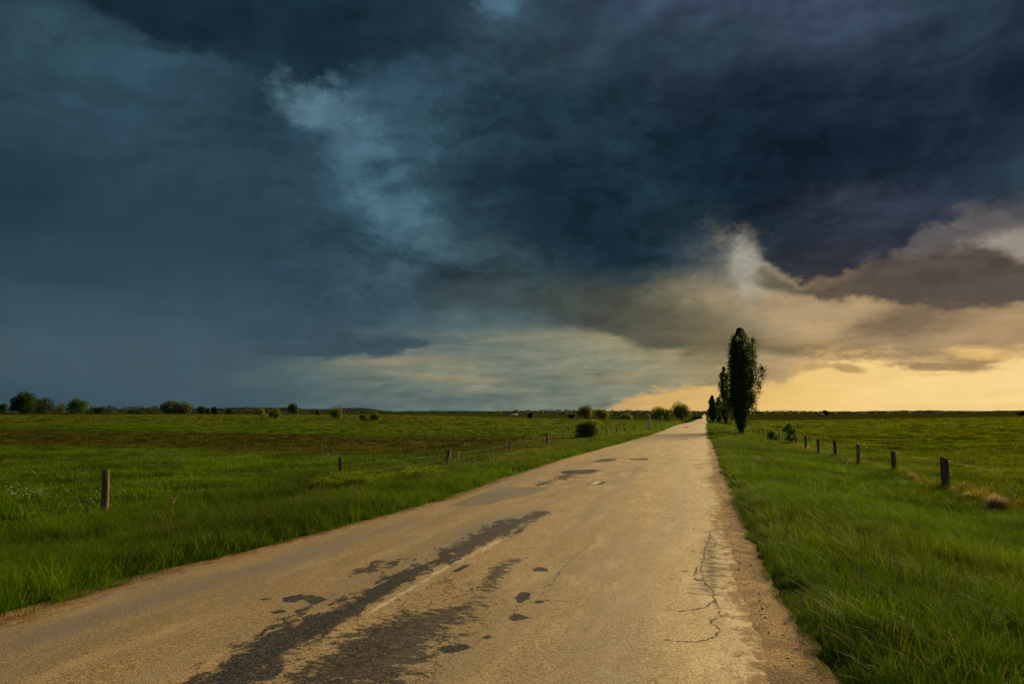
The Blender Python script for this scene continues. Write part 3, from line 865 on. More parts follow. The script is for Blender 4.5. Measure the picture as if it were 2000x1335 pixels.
def shoulder(side):
    ysx = np.concatenate([axis([(-30, 0, 20), (0, 30, 300), (30, 200, 240)]), np.geomspace(205, 1600, 50)])
    n = 14
    V = []
    for y in ysx:
        e = xr(y) if side > 0 else xl(y)
        w = (gw(y) + .75) if side > 0 else .62
        for k in range(n):
            s = k / (n - 1)
            x = e + side * (-.25 + (w + .25) * s)
            zr = road_z(np.array(e), np.array(y)) - .030
            out_ = abs(x - e) if (x - e) * side > 0 else 0
            z = float(zr) - .03 * out_ - .16 * max(0, out_ - gw(y)) + (fbm(x * 5, y * 5, 71) - .5) * .03
            V.append((x, y, z))
    ii = np.arange(len(ysx) * n).reshape(len(ysx), n)
    q = np.stack([ii[:-1, :-1], ii[:-1, 1:], ii[1:, 1:], ii[1:, :-1]], -1).reshape(-1, 4)
    if side < 0: q = q[:, ::-1]
    tag(link('gravel_shoulder', mesh('gravel_shoulder', V, q, sm, smooth=True)), kind='structure')


shoulder(1); shoulder(-1)
# ------------------------------------------------------------------ grass
def blade_mat(name, kind):
    m, t, out = mat(name)
    P = t.pos()
    rnd = t.attr('rnd'); tip = t.attr('tip'); tint = t.attr('tint', 'INSTANCER'); dry = t.attr('dry', 'INSTANCER')
    if kind == 'green':
        c = field_colour(t, P)
        c = t.mix(1.0, c, t.mix(rnd, (.36, .40, .36), (1.50, 1.46, 1.0)), 'MULTIPLY')
        c = t.mix(t.mr(tint, .35, .0, 0., .8), c, t.mix(1.0, c, (.36, .46, .6), 'MULTIPLY'))
        c = t.mix(t.mr(tint, .65, 1., 0., .75), c, t.mix(1.0, c, (1.75, 1.45, 1.), 'MULTIPLY'))
        c = t.mix(t.mr(rnd, .90, .94, 0., .85), c, (.21, .165, .060))
        c = t.mix(t.math('MULTIPLY', tip, .22), c, (.15, .165, .018))
        c = t.mix(t.math('MULTIPLY', dry, t.mr(rnd, 0., 1., .6, 1.)), c, (.25, .17, .075))
        tr = t.mix(1.0, c, (1.5, 1.5, .5), 'MULTIPLY')
        tf = .42
    elif kind == 'yellow':
        c = t.mix(rnd, (.34, .42, .008), (.17, .28, .008)); tr = c; tf = .35
    else:
        c = t.mix(rnd, (.78, .78, .70), (.62, .60, .40)); tr = c; tf = .3
    d = t.new('ShaderNodeBsdfPrincipled'); t.put(d.inputs['Base Color'], c); d.inputs['Roughness'].default_value = .55
    d.inputs['Specular IOR Level'].default_value = .04
    tl = t.new('ShaderNodeBsdfTranslucent'); t.put(tl.inputs[0], tr)
    mx = t.new('ShaderNodeMixShader'); mx.inputs[0].default_value = tf
    t.L.new(d.outputs[0], mx.inputs[1]); t.L.new(tl.outputs[0], mx.inputs[2]); t.L.new(mx.outputs[0], out.inputs[0])
    return m


GRASS = blade_mat('grass_blades', 'green')
YELLOW = blade_mat('yellow_flower_heads', 'yellow')
WHITE = blade_mat('pale_flower_heads', 'white')


def clump(name, n, rad, h, wid, lean=.35, seg=3, seed=0, m=GRASS, comb_=0.0):
    """n bent blades rooted in a disc"""
    r = np.random.default_rng(seed)
    th = r.random(n) * 2 * PI; rr = rad * np.sqrt(r.random(n))
    base = np.stack([rr * np.cos(th), rr * np.sin(th), np.full(n, -.03)], -1)
    H = h * (.45 + .75 * r.random(n) ** 1.3)
    az = r.random(n) * 2 * PI
    ln = lean * (.25 + r.random(n)) * H
    dirv = np.stack([np.cos(az), np.sin(az), 0 * az], -1) * ln[:, None] + np.array([comb_, comb_ * .3, 0]) * H[:, None]
    side = np.stack([-np.sin(az), np.cos(az), 0 * az], -1)
    tw = r.uniform(-.8, .8, n)
    side = side * np.cos(tw)[:, None] + np.stack([np.cos(az), np.sin(az), 0 * az], -1) * np.sin(tw)[:, None]
    W = wid * (.6 + .8 * r.random(n))
    V = []; tipv = []; rnd = r.random(n)
    for k in range(seg + 1):
        s = k / seg
        c = base + dirv * (s ** 1.8) + np.array([0, 0, 1.])[None] * (H * (s - .18 * s ** 3 * (ln / H + .4)))[:, None]
        w = (W * (1 - .92 * s ** 1.6) * .5)[:, None]
        V += [c - side * w, c + side * w]
        tipv += [np.full(n, s), np.full(n, s)]
    V = np.stack(V, 1).reshape(-1, 3)
    tipv = np.stack(tipv, 1).reshape(-1)
    K = 2 * (seg + 1)
    q = np.concatenate([np.stack([np.arange(n) * K + 2 * k, np.arange(n) * K + 2 * k + 1, np.arange(n) * K + 2 * k + 3, np.arange(n) * K + 2 * k + 2], -1) for k in range(seg)])
    return mesh(name, V, q, m, {'rnd': np.repeat(rnd, K), 'tip': tipv})


def flower(name, n, rad, h, size, seed, m):
    """stems left out at this size: small upturned heads at grass height"""
    r = np.random.default_rng(seed)
    th = r.random(n) * 2 * PI; rr = rad * np.sqrt(r.random(n))
    c = np.stack([rr * np.cos(th), rr * np.sin(th), h * (.6 + .5 * r.random(n))], -1)
    s = size * (.5 + .8 * r.random(n))
    V = []
    for k in range(5):
        a = 2 * PI * k / 5 + r.random(n)
        V.append(c + np.stack([np.cos(a) * s, np.sin(a) * s, (r.random(n) - .2) * s * .9], -1))
    V.append(c + np.array([0, 0, .3]) * s[:, None])
    V = np.stack(V, 1).reshape(-1, 3)
    T = np.concatenate([np.stack([np.arange(n) * 6 + k, np.arange(n) * 6 + (k + 1) % 5, np.arange(n) * 6 + 5], -1) for k in range(5)])
    return mesh(name, V, T, m, {'rnd': np.repeat(r.random(n), 6), 'tip': np.ones(6 * n)})


def scatter(name, meshes, P, rotz, scl, tint, dry, label=None):
    """one object: instances of a few clump meshes on many points"""
    c = bpy.data.collections.new(name + '_kinds')
    for i, me in enumerate(meshes):
        ob = bpy.data.objects.new('%s_kind_%02d' % (name, i), me); c.objects.link(ob)
    P = np.asarray(P, np.float32)
    me = bpy.data.meshes.new(name)
    me.vertices.add(len(P)); me.vertices.foreach_set('co', P.ravel())
    def fl(k, v):
        a = me.attributes.new(k, 'FLOAT', 'POINT'); a.data.foreach_set('value', np.asarray(v, np.float32))
    tilt = RNG.normal(0, .10, (len(P), 2))
    a = me.attributes.new('rot', 'FLOAT_VECTOR', 'POINT'); a.data.foreach_set('vector', np.stack([tilt[:, 0], tilt[:, 1], rotz], -1).astype(np.float32).ravel())
    fl('scl', scl); fl('tint', tint); fl('dry', dry)
    a = me.attributes.new('kind_index', 'INT', 'POINT'); a.data.foreach_set('value', RNG.integers(0, len(meshes), len(P)).astype(np.int32))
    o = link(name, me)
    g = bpy.data.node_groups.new(name + '_scatter', 'GeometryNodeTree')
    g.interface.new_socket('Geometry', in_out='INPUT', socket_type='NodeSocketGeometry')
    g.interface.new_socket('Geometry', in_out='OUTPUT', socket_type='NodeSocketGeometry')
    N, L = g.nodes, g.links
    gi = N.new('NodeGroupInput'); go = N.new('NodeGroupOutput')
    ip = N.new('GeometryNodeInstanceOnPoints'); ci = N.new('GeometryNodeCollectionInfo')
    ci.inputs['Collection'].default_value = c; ci.inputs['Separate Children'].default_value = True; ci.inputs['Reset Children'].default_value = True
    L.new(gi.outputs[0], ip.inputs['Points']); L.new(ci.outputs[0], ip.inputs['Instance'])
    ip.inputs['Pick Instance'].default_value = True
    def na(k, typ):
        n = N.new('GeometryNodeInputNamedAttribute'); n.data_type = typ; n.inputs[0].default_value = k; return n.outputs[0]
    L.new(na('kind_index', 'INT'), ip.inputs['Instance Index'])
    L.new(na('rot', 'FLOAT_VECTOR'), ip.inputs['Rotation'])
    L.new(na('scl', 'FLOAT'), ip.inputs['Scale'])
    L.new(ip.outputs[0], go.inputs[0])
    md = o.modifiers.new('scatter', 'NODES'); md.node_group = g
    return tag(o, kind='stuff')


def in_view(X, Y, margin=5.0):
    d = (X * FWD[0] + Y * FWD[1]); l = X * RGT[0] + Y * RGT[1]
    return (d > 1.0) & (np.abs(l) < d * .76 + margin)


def spread(x0, x1, y0, y1, dens, seed):
    n = int((x1 - x0) * (y1 - y0) * dens)
    r = np.random.default_rng(seed)
    X = r.uniform(x0, x1, n); Y = r.uniform(y0, y1, n)
    rag = (fbm(X * 1.3 + 5, Y * 1.3, 81, 4) - .5)
    okR = X > xr(Y) + gw(Y) + rag * .34 + .03
    okL = X < xl(Y) - .10 + rag * .22
    k = in_view(X, Y) & (okR | okL)
    return X[k], Y[k]


def off_road(X, Y):
    return np.where(X > -2.5, X - xr(Y) - gw(Y), xl(Y) - X)


def lay(name, meshes, X, Y, base_scale, seed, dry=None, tintf=None, edge_small=True, sink=0.):
    r = np.random.default_rng(seed)
    n1 = fbm(X * .55, Y * .55, 91, 4); n2 = fbm(X * .13, Y * .13, 95, 3)
    tint = np.clip(.5 + (n1 - .5) * 2.9 + (n2 - .5) * 1.8 + r.normal(0, .12, len(X)), 0, 1) if tintf is None else tintf
    if tintf is None: tint = np.clip(tint + .32 * np.exp(-((X - xl(Y) + .9) / .7) ** 2) * sstep(Y, 9, 14), 0, 1)
    s = base_scale * (.45 + 1.2 * fbm(X * .7, Y * .7, 99, 4)) * r.uniform(.75, 1.2, len(X))
    if edge_small:
        e = off_road(X, Y)
        s = s * (.42 + .58 * sstep(e, .02, .55))
    d = np.zeros(len(X)) if dry is None else dry
    Z = ground_z(X, Y) - sink
    return scatter(name, meshes, np.stack([X, Y, Z], -1), r.uniform(0, 2 * PI, len(X)), s, tint, d)


tall = [clump('tall_grass', 56, .13, .29, .0042, .75, 4, 10 + i, comb_=.08) for i in range(4)]
midg = [clump('meadow_grass', 60, .24, .24, .0095, .65, 3, 30 + i, comb_=.06) for i in range(4)]
farg = [clump('far_grass', 90, .62, .20, .030, .5, 2, 50 + i, comb_=.05) for i in range(3)]
short = [clump('pasture_grass', 60, .30, .14, .0090, .7, 3, 70 + i) for i in range(3)]

xa, ya = spread(.3, 7.0, .5, 15, 75, 1); xb, yb = spread(-12, -4.4, 1.0, 16, 62, 2)
lay('verge_grass', tall, np.r_[xa, xb], np.r_[ya, yb], 1.0, 3)
xa, ya = spread(.0, 8.0, 15, 48, 22, 4); xb, yb = spread(-14, -4.4, 16, 50, 20, 5)
lay('verge_grass', midg, np.r_[xa, xb], np.r_[ya, yb], 1.0, 6)
xa, ya = spread(.0, 9.0, 48, 150, 4.0, 7); xb, yb = spread(-15, -4.4, 50, 170, 3.6, 8)
lay('verge_grass', farg, np.r_[xa, xb], np.r_[ya, yb], 1.1, 9)
xa, ya = spread(6.8, 46, 1, 46, 11, 10); xb, yb = spread(-46, -12, 4, 40, 12, 11)
lay('meadow_grass', short, np.r_[xa, xb], np.r_[ya, yb], 1.0, 12, edge_small=False)
xa, ya = spread(8, 90, 40, 130, .75, 13); xb, yb = spread(-130, -12, 36, 130, .8, 14)
lay('meadow_grass', farg, np.r_[xa, xb], np.r_[ya, yb], .75, 15, edge_small=False)
xa, ya = spread(8, 260, 120, 420, .05, 113); xb, yb = spread(-420, -12, 110, 420, .05, 114)
lay('meadow_grass', farg, np.r_[xa, xb], np.r_[ya, yb], 2.2, 115, edge_small=False)
# darker, taller tussocks standing out of the sward
xa, ya = spread(1.5, 30, 4, 60, .10, 16); xb, yb = spread(-60, -5.5, 4, 60, .10, 17)
X, Y = np.r_[xa, xb], np.r_[ya, yb]
X = np.repeat(X, 7) + RNG.normal(0, .30, len(X) * 7); Y = np.repeat(Y, 7) + RNG.normal(0, .22, len(Y) * 7)
k = off_road(X, Y) > .5
X, Y = X[k], Y[k]
lay('grass_tussocks', midg, X, Y, .95, 18, tintf=np.clip(RNG.normal(.08, .08, len(X)), 0, 1))
# broad-leaved weeds and seed stalks through the verges
def weed(seed):
    r = np.random.default_rng(seed); n = 15
    a = r.random(n) * 2 * PI; L = r.uniform(.10, .24, n); up = r.uniform(.3, 1.1, n)
    V = []; 
    for s, w in ((0, .10), (.35, .42), (.7, .36), (1., .02)):
        c = np.stack([np.cos(a) * L * s, np.sin(a) * L * s, L * up * (s - .45 * s * s)], -1)
        sd_ = np.stack([-np.sin(a), np.cos(a), 0 * a], -1) * (L * w * .5)[:, None]
        V += [c - sd_, c + sd_]
    V = np.stack(V, 1).reshape(-1, 3); i = np.arange(n)[:, None] * 8
    q = np.concatenate([i + np.array([[2 * k, 2 * k + 1, 2 * k + 3, 2 * k + 2]]) for k in range(3)])
    return mesh('broad_leaves', V, q, GRASS, {'rnd': np.repeat(r.random(n) * .9, 8), 'tip': np.zeros(8 * n)})


def seed_stalks(seed):
    r = np.random.default_rng(seed); m = MB(); rnd = []
    for k in range(7):
        b = r.normal(0, .07, 2); tp = b + r.normal(0, .10, 2); h = r.uniform(.34, .56)
        p = [np.array([b[0], b[1], -.03]), np.array([(b[0] * 2 + tp[0]) / 3, (b[1] * 2 + tp[1]) / 3, h * .6]), np.array([tp[0], tp[1], h * .88]), np.array([tp[0] * 1.15, tp[1] * 1.15, h])]
        m.tube(p, [.0018, .0014, .0045, .0008], 4)
    n = m.n
    return m.mesh('seed_stalks', GRASS, False, {'rnd': np.full(n, .95), 'tip': np.ones(n)})


xa, ya = spread(.3, 6.5, 1.8, 16, 1.6, 121); xb, yb = spread(-11, -4.4, 2.5, 22, 2.6, 122)
lay('verge_weeds', [weed(300 + i) for i in range(4)], np.r_[xa, xb], np.r_[ya, yb], .8, 123, tintf=np.clip(RNG.normal(.2, .15, len(xa) + len(xb)), 0, 1))
xa, ya = spread(.6, 6.5, 1.8, 20, .4, 124); xb, yb = spread(-12, -4.8, 2.5, 24, .9, 125)
lay('seed_grass', [seed_stalks(320 + i) for i in range(4)], np.r_[xa, xb], np.r_[ya, yb], .85, 126)
# dry grass along the right-hand fence and in the left verge
def fence_strip(pts, wid, per, seed):
    r = np.random.default_rng(seed); X = []; Y = []
    g = [gp(*p)[:2] for p in pts]
    for a, b in zip(g[:-1], g[1:]):
        L = np.hypot(*(b - a)); n = max(1, int(L * per))
        f = r.random(n)
        X += list(a[0] + (b[0] - a[0]) * f + r.normal(0, wid, n)); Y += list(a[1] + (b[1] - a[1]) * f + r.normal(0, wid, n))
    return np.array(X), np.array(Y)


xa, ya = fence_strip([(2000, 1000), (1848, 958), (1747, 922), (1678, 909), (1634, 893), (1600, 887), (1575, 878), (1540, 866), (1500, 855)], .22, 7, 19)
kk = fbm(xa * .4, ya * .4, 101, 3) > .40
xa, ya = xa[kk], ya[kk]
xc, yc = fence_strip([(1000, 905), (1060, 885), (1120, 868)], .8, 9, 21)
xd, yd = fence_strip([(1230, 838), (1330, 822)], .7, 2.5, 22)
X, Y = np.r_[xa, xc, xd], np.r_[ya, yc, yd]
lay('dry_grass', midg, X, Y, 1.15, 20, dry=np.clip(RNG.normal(.8, .2, len(X)), .2, 1))
# yellow spurge in the left verge; pale daisies and umbels in the left meadow
xa, ya = fence_strip([(655, 955), (700, 953), (760, 950), (842, 945)], .42, 26, 23)
lay('yellow_flowers', [flower('yellow_heads', 130, .30, .30, .026, 80 + i, YELLOW) for i in range(3)] + midg[:1], xa, ya, 1.0, 24, edge_small=False)
r = np.random.default_rng(25)
px = np.r_[r.uniform(230, 680, 150), r.uniform(-20, 240, 30), r.uniform(640, 1000, 25)]
py = np.r_[880 + r.normal(0, 1, 150) * 16 + 14, r.uniform(890, 985, 30), r.uniform(885, 930, 25)]
g = np.array([gp(x, y)[:2] for x, y in zip(px, py)])
lay('pale_flowers', [flower('pale_heads', 9, .5, .17, .013, 90 + i, WHITE) for i in range(3)], g[:, 0], g[:, 1], 1.0, 26, edge_small=False)
g = np.array([gp(x, y)[:2] for x, y in zip(r.normal(40, 24, 7), r.normal(992, 4, 7))] + [gp(x, y)[:2] for x, y in zip(r.normal(180, 18, 4), r.normal(1000, 7, 4))])
lay('white_umbels', [flower('umbel_heads', 12, .14, .34, .015, 95 + i, WHITE) for i in range(2)], g[:, 0], g[:, 1], 1.0, 27, edge_small=False)

# loose stones on the right shoulder and along the left edge
stm, t, out = mat('loose_stones')
c = t.mix(t.attr('tint', 'INSTANCER'), (.34, .22, .11), (.58, .46, .30))
principled(t, out, c, .85, .3)


def stone(seed):
    r = np.random.default_rng(seed)
    V = []; 
    for lat in (-.5, 0, .5):
        for k in range(6):
            a = 2 * PI * (k + .5 * (lat != 0)) / 6
            V.append([math.cos(a) * math.cos(lat * 2), math.sin(a) * math.cos(lat * 2), math.sin(lat * 2) * .6])
    V = np.array(V + [[0, 0, -.6], [0, 0, .62]]) * r.uniform(.75, 1.2, (20, 1)) * .011
    T = []
    for l in range(2):
        for k in range(6):
            a, b = l * 6 + k, l * 6 + (k + 1) % 6
            T += [(a, b, a + 6), (b, b + 6, a + 6)]
    for k in range(6): T += [(18, (k + 1) % 6, k), (19, 12 + k, 12 + (k + 1) % 6)]
    return mesh('stone', V, np.array(T), stm)


r = np.random.default_rng(33)
Y = 2.2 + 26 * r.random(1500) ** 1.6
X = xr(Y) + .02 + (gw(Y) + .15) * r.random(len(Y)) ** .9
Y2 = 4 + 24 * r.random(1100) ** 1.5
X2 = xl(Y2) - .01 - .16 * r.random(len(Y2))
X, Y = np.r_[X, X2], np.r_[Y, Y2]
Z = np.where(X > -2, road_z(xr(Y), Y) - .030 - .03 * (X - xr(Y)), road_z(xl(Y), Y) - .030 - .03 * (xl(Y) - X)) + .004
scatter('gravel', [stone(i) for i in range(4)], np.stack([X, Y, Z], -1), r.uniform(0, 6, len(X)), r.gamma(3., .15, len(X)), r.random(len(X)), X * 0)
# ------------------------------------------------------------------ trees and shrubs
def leaf_mat(name, dark, light, tf=.35):
    m, t, out = mat(name)
    c = t.mix(t.attr('rnd'), dark, light)
    c = t.mix(t.mr(t.attr('clump'), 0., 1., 0., .6), c, tuple(1.7 * x for x in light))
    d = t.new('ShaderNodeBsdfPrincipled'); t.put(d.inputs['Base Color'], c); d.inputs['Roughness'].default_value = .5
    d.inputs['Specular IOR Level'].default_value = .07
    tl = t.new('ShaderNodeBsdfTranslucent'); t.put(tl.inputs[0], t.mix(1.0, c, (1.4, 1.5, .7), 'MULTIPLY'))
    mx = t.new('ShaderNodeMixShader'); mx.inputs[0].default_value = tf
    t.L.new(d.outputs[0], mx.inputs[1]); t.L.new(tl.outputs[0], mx.inputs[2]); t.L.new(mx.outputs[0], out.inputs[0])
    return m


LEAF = dict(poplar=leaf_mat('poplar_leaves', (.026, .046, .010), (.056, .084, .016), .30),
            dark=leaf_mat('dark_leaves', (.014, .030, .008), (.030, .054, .011), .25),
            green=leaf_mat('green_leaves', (.024, .050, .007), (.050, .088, .012)),
            yellow=leaf_mat('yellow_green_leaves', (.062, .080, .008), (.120, .125, .016), .4),
            olive=leaf_mat('olive_leaves', (.068, .086, .010), (.125, .138, .016)),
            grey=leaf_mat('grey_willow_leaves', (.045, .062, .034), (.080, .100, .060), .3),
            bright=leaf_mat('bright_leaves', (.045, .090, .010), (.085, .140, .016), .4),
            wood=leaf_mat('far_wood_leaves', (.018, .034, .014), (.036, .056, .022), .05))
bark, t, out = mat('bark')
P = t.pos()
c = t.mix(t.mr(t.noise(t.vmath('MULTIPLY', P, (9., 9., 1.2)), 1.0, 5., .65), .35, .65), (.045, .034, .024), (.115, .092, .068))
principled(t, out, c, .95, .1, bump(t, t.noise(t.vmath('MULTIPLY', P, (12., 12., 1.5)), 1., 5.), .8, .05))


def leaves(C, size, rnd, clump_, r, flat=.0):
    """one small pointed blade per leaf, turned at random"""
    n = len(C)
    a = r.normal(size=(n, 3)); a[:, 2] *= 1 - flat; a /= np.linalg.norm(a, axis=1)[:, None]
    b = r.normal(size=(n, 3)); b -= (b * a).sum(1)[:, None] * a; b /= np.linalg.norm(b, axis=1)[:, None]
    c = np.cross(a, b)
    s = (size * (.6 + .8 * r.random(n)))[:, None]
    V = np.stack([C - a * s * .62, C + b * s * .40 + c * s * .12, C + a * s * .62, C - b * s * .40 + c * s * .12], 1).reshape(-1, 3)
    q = np.arange(4 * n).reshape(n, 4)
    return V, q, np.repeat(rnd, 4), np.repeat(clump_, 4)


def cluster_points(centres, radii, n_each, r):
    P = []; K = []
    for i, (c, ra, n) in enumerate(zip(centres, radii, n_each)):
        d = r.normal(size=(n, 3)); d /= np.linalg.norm(d, axis=1)[:, None]
        k = r.random(n) ** .42
        P.append(np.asarray(c) + d * k[:, None] * np.asarray(ra)); K.append(np.full(n, i))
    return np.concatenate(P), np.concatenate(K)


def place_empty(name, p, label, cat, group=None):
    o = bpy.data.objects.new(name, None); COL.objects.link(o)
    o.location = [float(x) for x in p]; o.empty_display_size = .3
    return tag(o, label, cat, group)


def size_of(px, top, base, w, at=None):
    p = gp(px, base) if at is None else np.asarray(at)
    d = depth(p)
    return p, (base - top) / F * d, w / F * d


def tree(name, label, px, top, base, w, kind='green', seed=1, trunk=.22, n=900, lumps=12, lean=0., leaf=None, cat='tree', group=None, spread_=1.0, stems=1, top_heavy=0., gap=0., hfac=.34):
    p, H, Wd = size_of(px, top, base, w)
    r = np.random.default_rng(seed)
    d = depth(p)
    z0 = H * trunk
    R = Wd / 2
    # lumps of foliage filling an uneven crown
    cs = []; rad = []
    for i in range(lumps):
        a = 2 * PI * (i * .381966 + r.random() * .2)
        s = (i + .5) / lumps
        zz = z0 + (H - z0) * (.13 + .74 * s + r.uniform(-.06, .06))
        f = (zz - z0) / (H - z0)
        prof = (math.sin(PI * min(1, max(0, f * .82 + .14)))) ** .9 * (1 - top_heavy * (1 - f))
        rr = R * .68 * prof * r.uniform(.55, 1.05) * spread_
        q = r.uniform(.26, .54)
        cs.append((rr * math.cos(a) + lean * Wd * f, rr * math.sin(a), zz)); rad.append((R * q * 1.15, R * q * 1.15, min((H - z0) * hfac * q / .37, R * q * 1.2) * r.uniform(.75, 1.1)))
    ne = [max(12, int(2.2 * n / lumps * (rad[i][0] / (R * .4)) ** 1.6)) for i in range(lumps)]
    C, K = cluster_points(cs, rad, ne, r)
    zt = np.percentile(C[:, 2], 99.3); zb = z0 * .55 + H * .02
    C[:, 2] = np.maximum(C[:, 2], zb)
    C[:, 2] = zb + (C[:, 2] - zb) * (H - zb) / (zt - zb)
    if gap > 0:
        keep = fbm(C[:, 0] / R * 3 + 9, C[:, 2] / R * 3, seed, 3) > gap
        C, K = C[keep], K[keep]
    ls = leaf or max(.040 * Wd, 1.5 * d / F)
    root = place_empty(name, p, label, cat, group)
    V, q, rn, kl = leaves(C, ls, r.random(len(C)), r.random(lumps)[K], r)
    crown = link('crown' if cat == 'tree' else 'foliage', mesh(name + '_crown', V, q, LEAF[kind], {'rnd': rn, 'clump': kl}), root)
    m = MB()
    for sidx in range(stems):
        bx = (sidx - (stems - 1) / 2) * R * .18
        tr = max(.035 * H, .5 * d / F) / (1 + .35 * (stems - 1))
        tp = np.array([bx + lean * Wd * .6 + (sidx - (stems - 1) / 2) * R * .4, 0, z0 + (H - z0) * .45])
        pts = [np.array([bx, 0, -.2]), np.array([bx + lean * Wd * .1, 0, z0 * .5]), np.array([bx * 1.5 + lean * Wd * .35, r.uniform(-.1, .1) * R, z0]), tp]
        m.tube(pts, [tr * 1.25, tr, tr * .85, tr * .4], 7)
        for i in range(sidx, lumps, stems):
            c = np.array(cs[i]); st = pts[2] * .6 + pts[3] * .4 if c[2] > tp[2] else pts[2]
            c[2] = min(c[2], H * .9); midp = (st + c) / 2 + np.array([0, 0, .06 * H * r.uniform(-.5, 1)])
            m.tube([st, midp, c], [tr * .42, tr * .3, tr * .14], 5)
    link('trunk' if cat == 'tree' else 'stem', m.mesh(name + '_trunk', bark, True), root)
    return root


def poplar(label, px, top, base, outline, seed, n, lower_gap=.35, leaf=.15, nbr=56, group='poplars along the road'):
    """outline: rows of (px left, px right, row) in the photograph; limbs sweep up close to the trunk"""
    p, H, _ = size_of(px, top, base, 10)
    d = depth(p); r = np.random.default_rng(seed)
    hs = np.array([(base - o_[2]) / F * d for o_ in outline]); le = np.array([(px - o_[0]) / F * d for o_ in outline]); ri = np.array([(o_[1] - px) / F * d for o_ in outline])
    k = np.argsort(hs); hs, le, ri = hs[k], le[k], ri[k]
    def rad(h, a):
        l, rr = np.interp(h, hs, le), np.interp(h, hs, ri)
        f = .5 + .5 * math.cos(a)
        return l * (1 - f) + rr * f
    root = place_empty('poplar_tree', p, label, 'tree', group)
    m = MB(); C = []; K = []
    zt = [0, .12, .3, .55, .8, .95]
    cx = lambda h: (np.interp(h, hs, ri) - np.interp(h, hs, le)) / 2
    m.tube([np.array([cx(H * z) * .7 if z > 0 else 0, 0, H * z - (.2 if z == 0 else 0)]) for z in zt], [H * .024 * (1 - z) + .02 for z in zt], 9)
    for b in range(nbr):
        s = (b + .5) / nbr
        h0 = H * (.03 + .72 * s ** 1.1)
        ln = H * r.uniform(.16, .30) * (1.15 - .5 * s)
        a = b * 2.39996 + r.uniform(-.4, .4)
        reach = r.uniform(.55, .95) if b % 3 else r.uniform(1.0, 1.30)
        pts = []
        for kx in range(6):
            f = kx / 5
            h = min(h0 + ln * f, H * .995)
            rr = rad(h, a) * reach * min(1, (f * 1.5) ** .7) * (.96 - .10 * f)
            pts.append(np.array([rr * math.cos(a) + (cx(h) * .3 if f < .2 else 0), rr * math.sin(a), h]))
        m.tube(pts, [.05 * (1 - kx / 6) * H / 10 for kx in range(6)], 5)
        nb = int(n / nbr * (.6 + .8 * r.random()) * (1 if s > .25 else 1.1))
        f = r.random(nb) ** .62
        seg = np.array(pts); xs = np.linspace(0, 1, 6)
        c = np.stack([np.interp(f, xs, seg[:, i]) for i in range(3)], -1)
        sp = H * .023 * (.40 + np.sin(PI * np.clip(f * .9 + .08, 0, 1)) * .85)
        c += r.normal(size=(nb, 3)) * sp[:, None] * np.array([.8, .8, 1.2])
        C.append(c); K.append(np.full(nb, r.random()))
    # inner leaves round the trunk
    ni = int(n * .45)
    h = H * (.05 + .93 * r.random(ni) ** .9); a = r.random(ni) * 2 * PI
    rr = np.array([rad(x, y) for x, y in zip(h, a)]) * np.sqrt(r.random(ni)) * .62
    c = np.stack([rr * np.cos(a), rr * np.sin(a), h], -1)
    g = fbm(c[:, 0] * 1.6 + 50, c[:, 2] * 1.1, seed, 3)
    keep = g > np.interp(h, [0, H * .15, H * .3, H * .55, H], [.1, .25, lower_gap + .12, lower_gap, .3])
    C.append(c[keep]); K.append(r.random(keep.sum()) * .4)
    C = np.concatenate(C); K = np.concatenate(K)
    C[:, 2] = np.clip(C[:, 2], .02, H * 1.01)
    V, q, rn, kl = leaves(C, leaf, r.random(len(C)), K, r)
    link('crown', mesh('poplar_crown', V, q, LEAF['poplar'], {'rnd': rn, 'clump': kl * .6}), root)
    link('trunk', m.mesh('poplar_trunk', bark, True), root)
    return root


poplar('tall dark columnar poplar nearest the camera, right of the road', 1448, 635, 849,
       [(1440, 1452, 849), (1435, 1461, 834), (1431, 1467, 815), (1427, 1477, 795), (1424, 1486, 770), (1424, 1489, 756), (1425, 1490, 737), (1426, 1485, 717), (1431, 1487, 698), (1434, 1485, 678), (1438, 1481, 659), (1442, 1470, 646), (1447, 1464, 640), (1453, 1459, 634)], 11, 32000, .42, leaf=.112, nbr=70)
poplar('thin poplar half hidden just left of the tallest one', 1417, 713, 829,
       [(1411, 1420, 829), (1410, 1428, 815), (1409, 1428, 795), (1408, 1428, 770), (1406, 1427, 750), (1407, 1425, 735), (1411, 1423, 722), (1414, 1420, 713)], 12, 6500, .42, .24, 40)
poplar('small pointed poplar farthest left of the poplar row beside the road', 1392, 771, 824,
       [(1389, 1396, 824), (1386, 1402, 815), (1384, 1402, 800), (1386, 1400, 786), (1388, 1397, 777), (1391, 1395, 771)], 13, 3600, .2, .42, 34)
poplar('low broad poplar between the smallest and the thin one', 1404, 775, 824,
       [(1400, 1410, 824), (1397, 1412, 812), (1396, 1413, 795), (1398, 1412, 783), (1400, 1408, 775)], 14, 3000, .3, .42, 30)

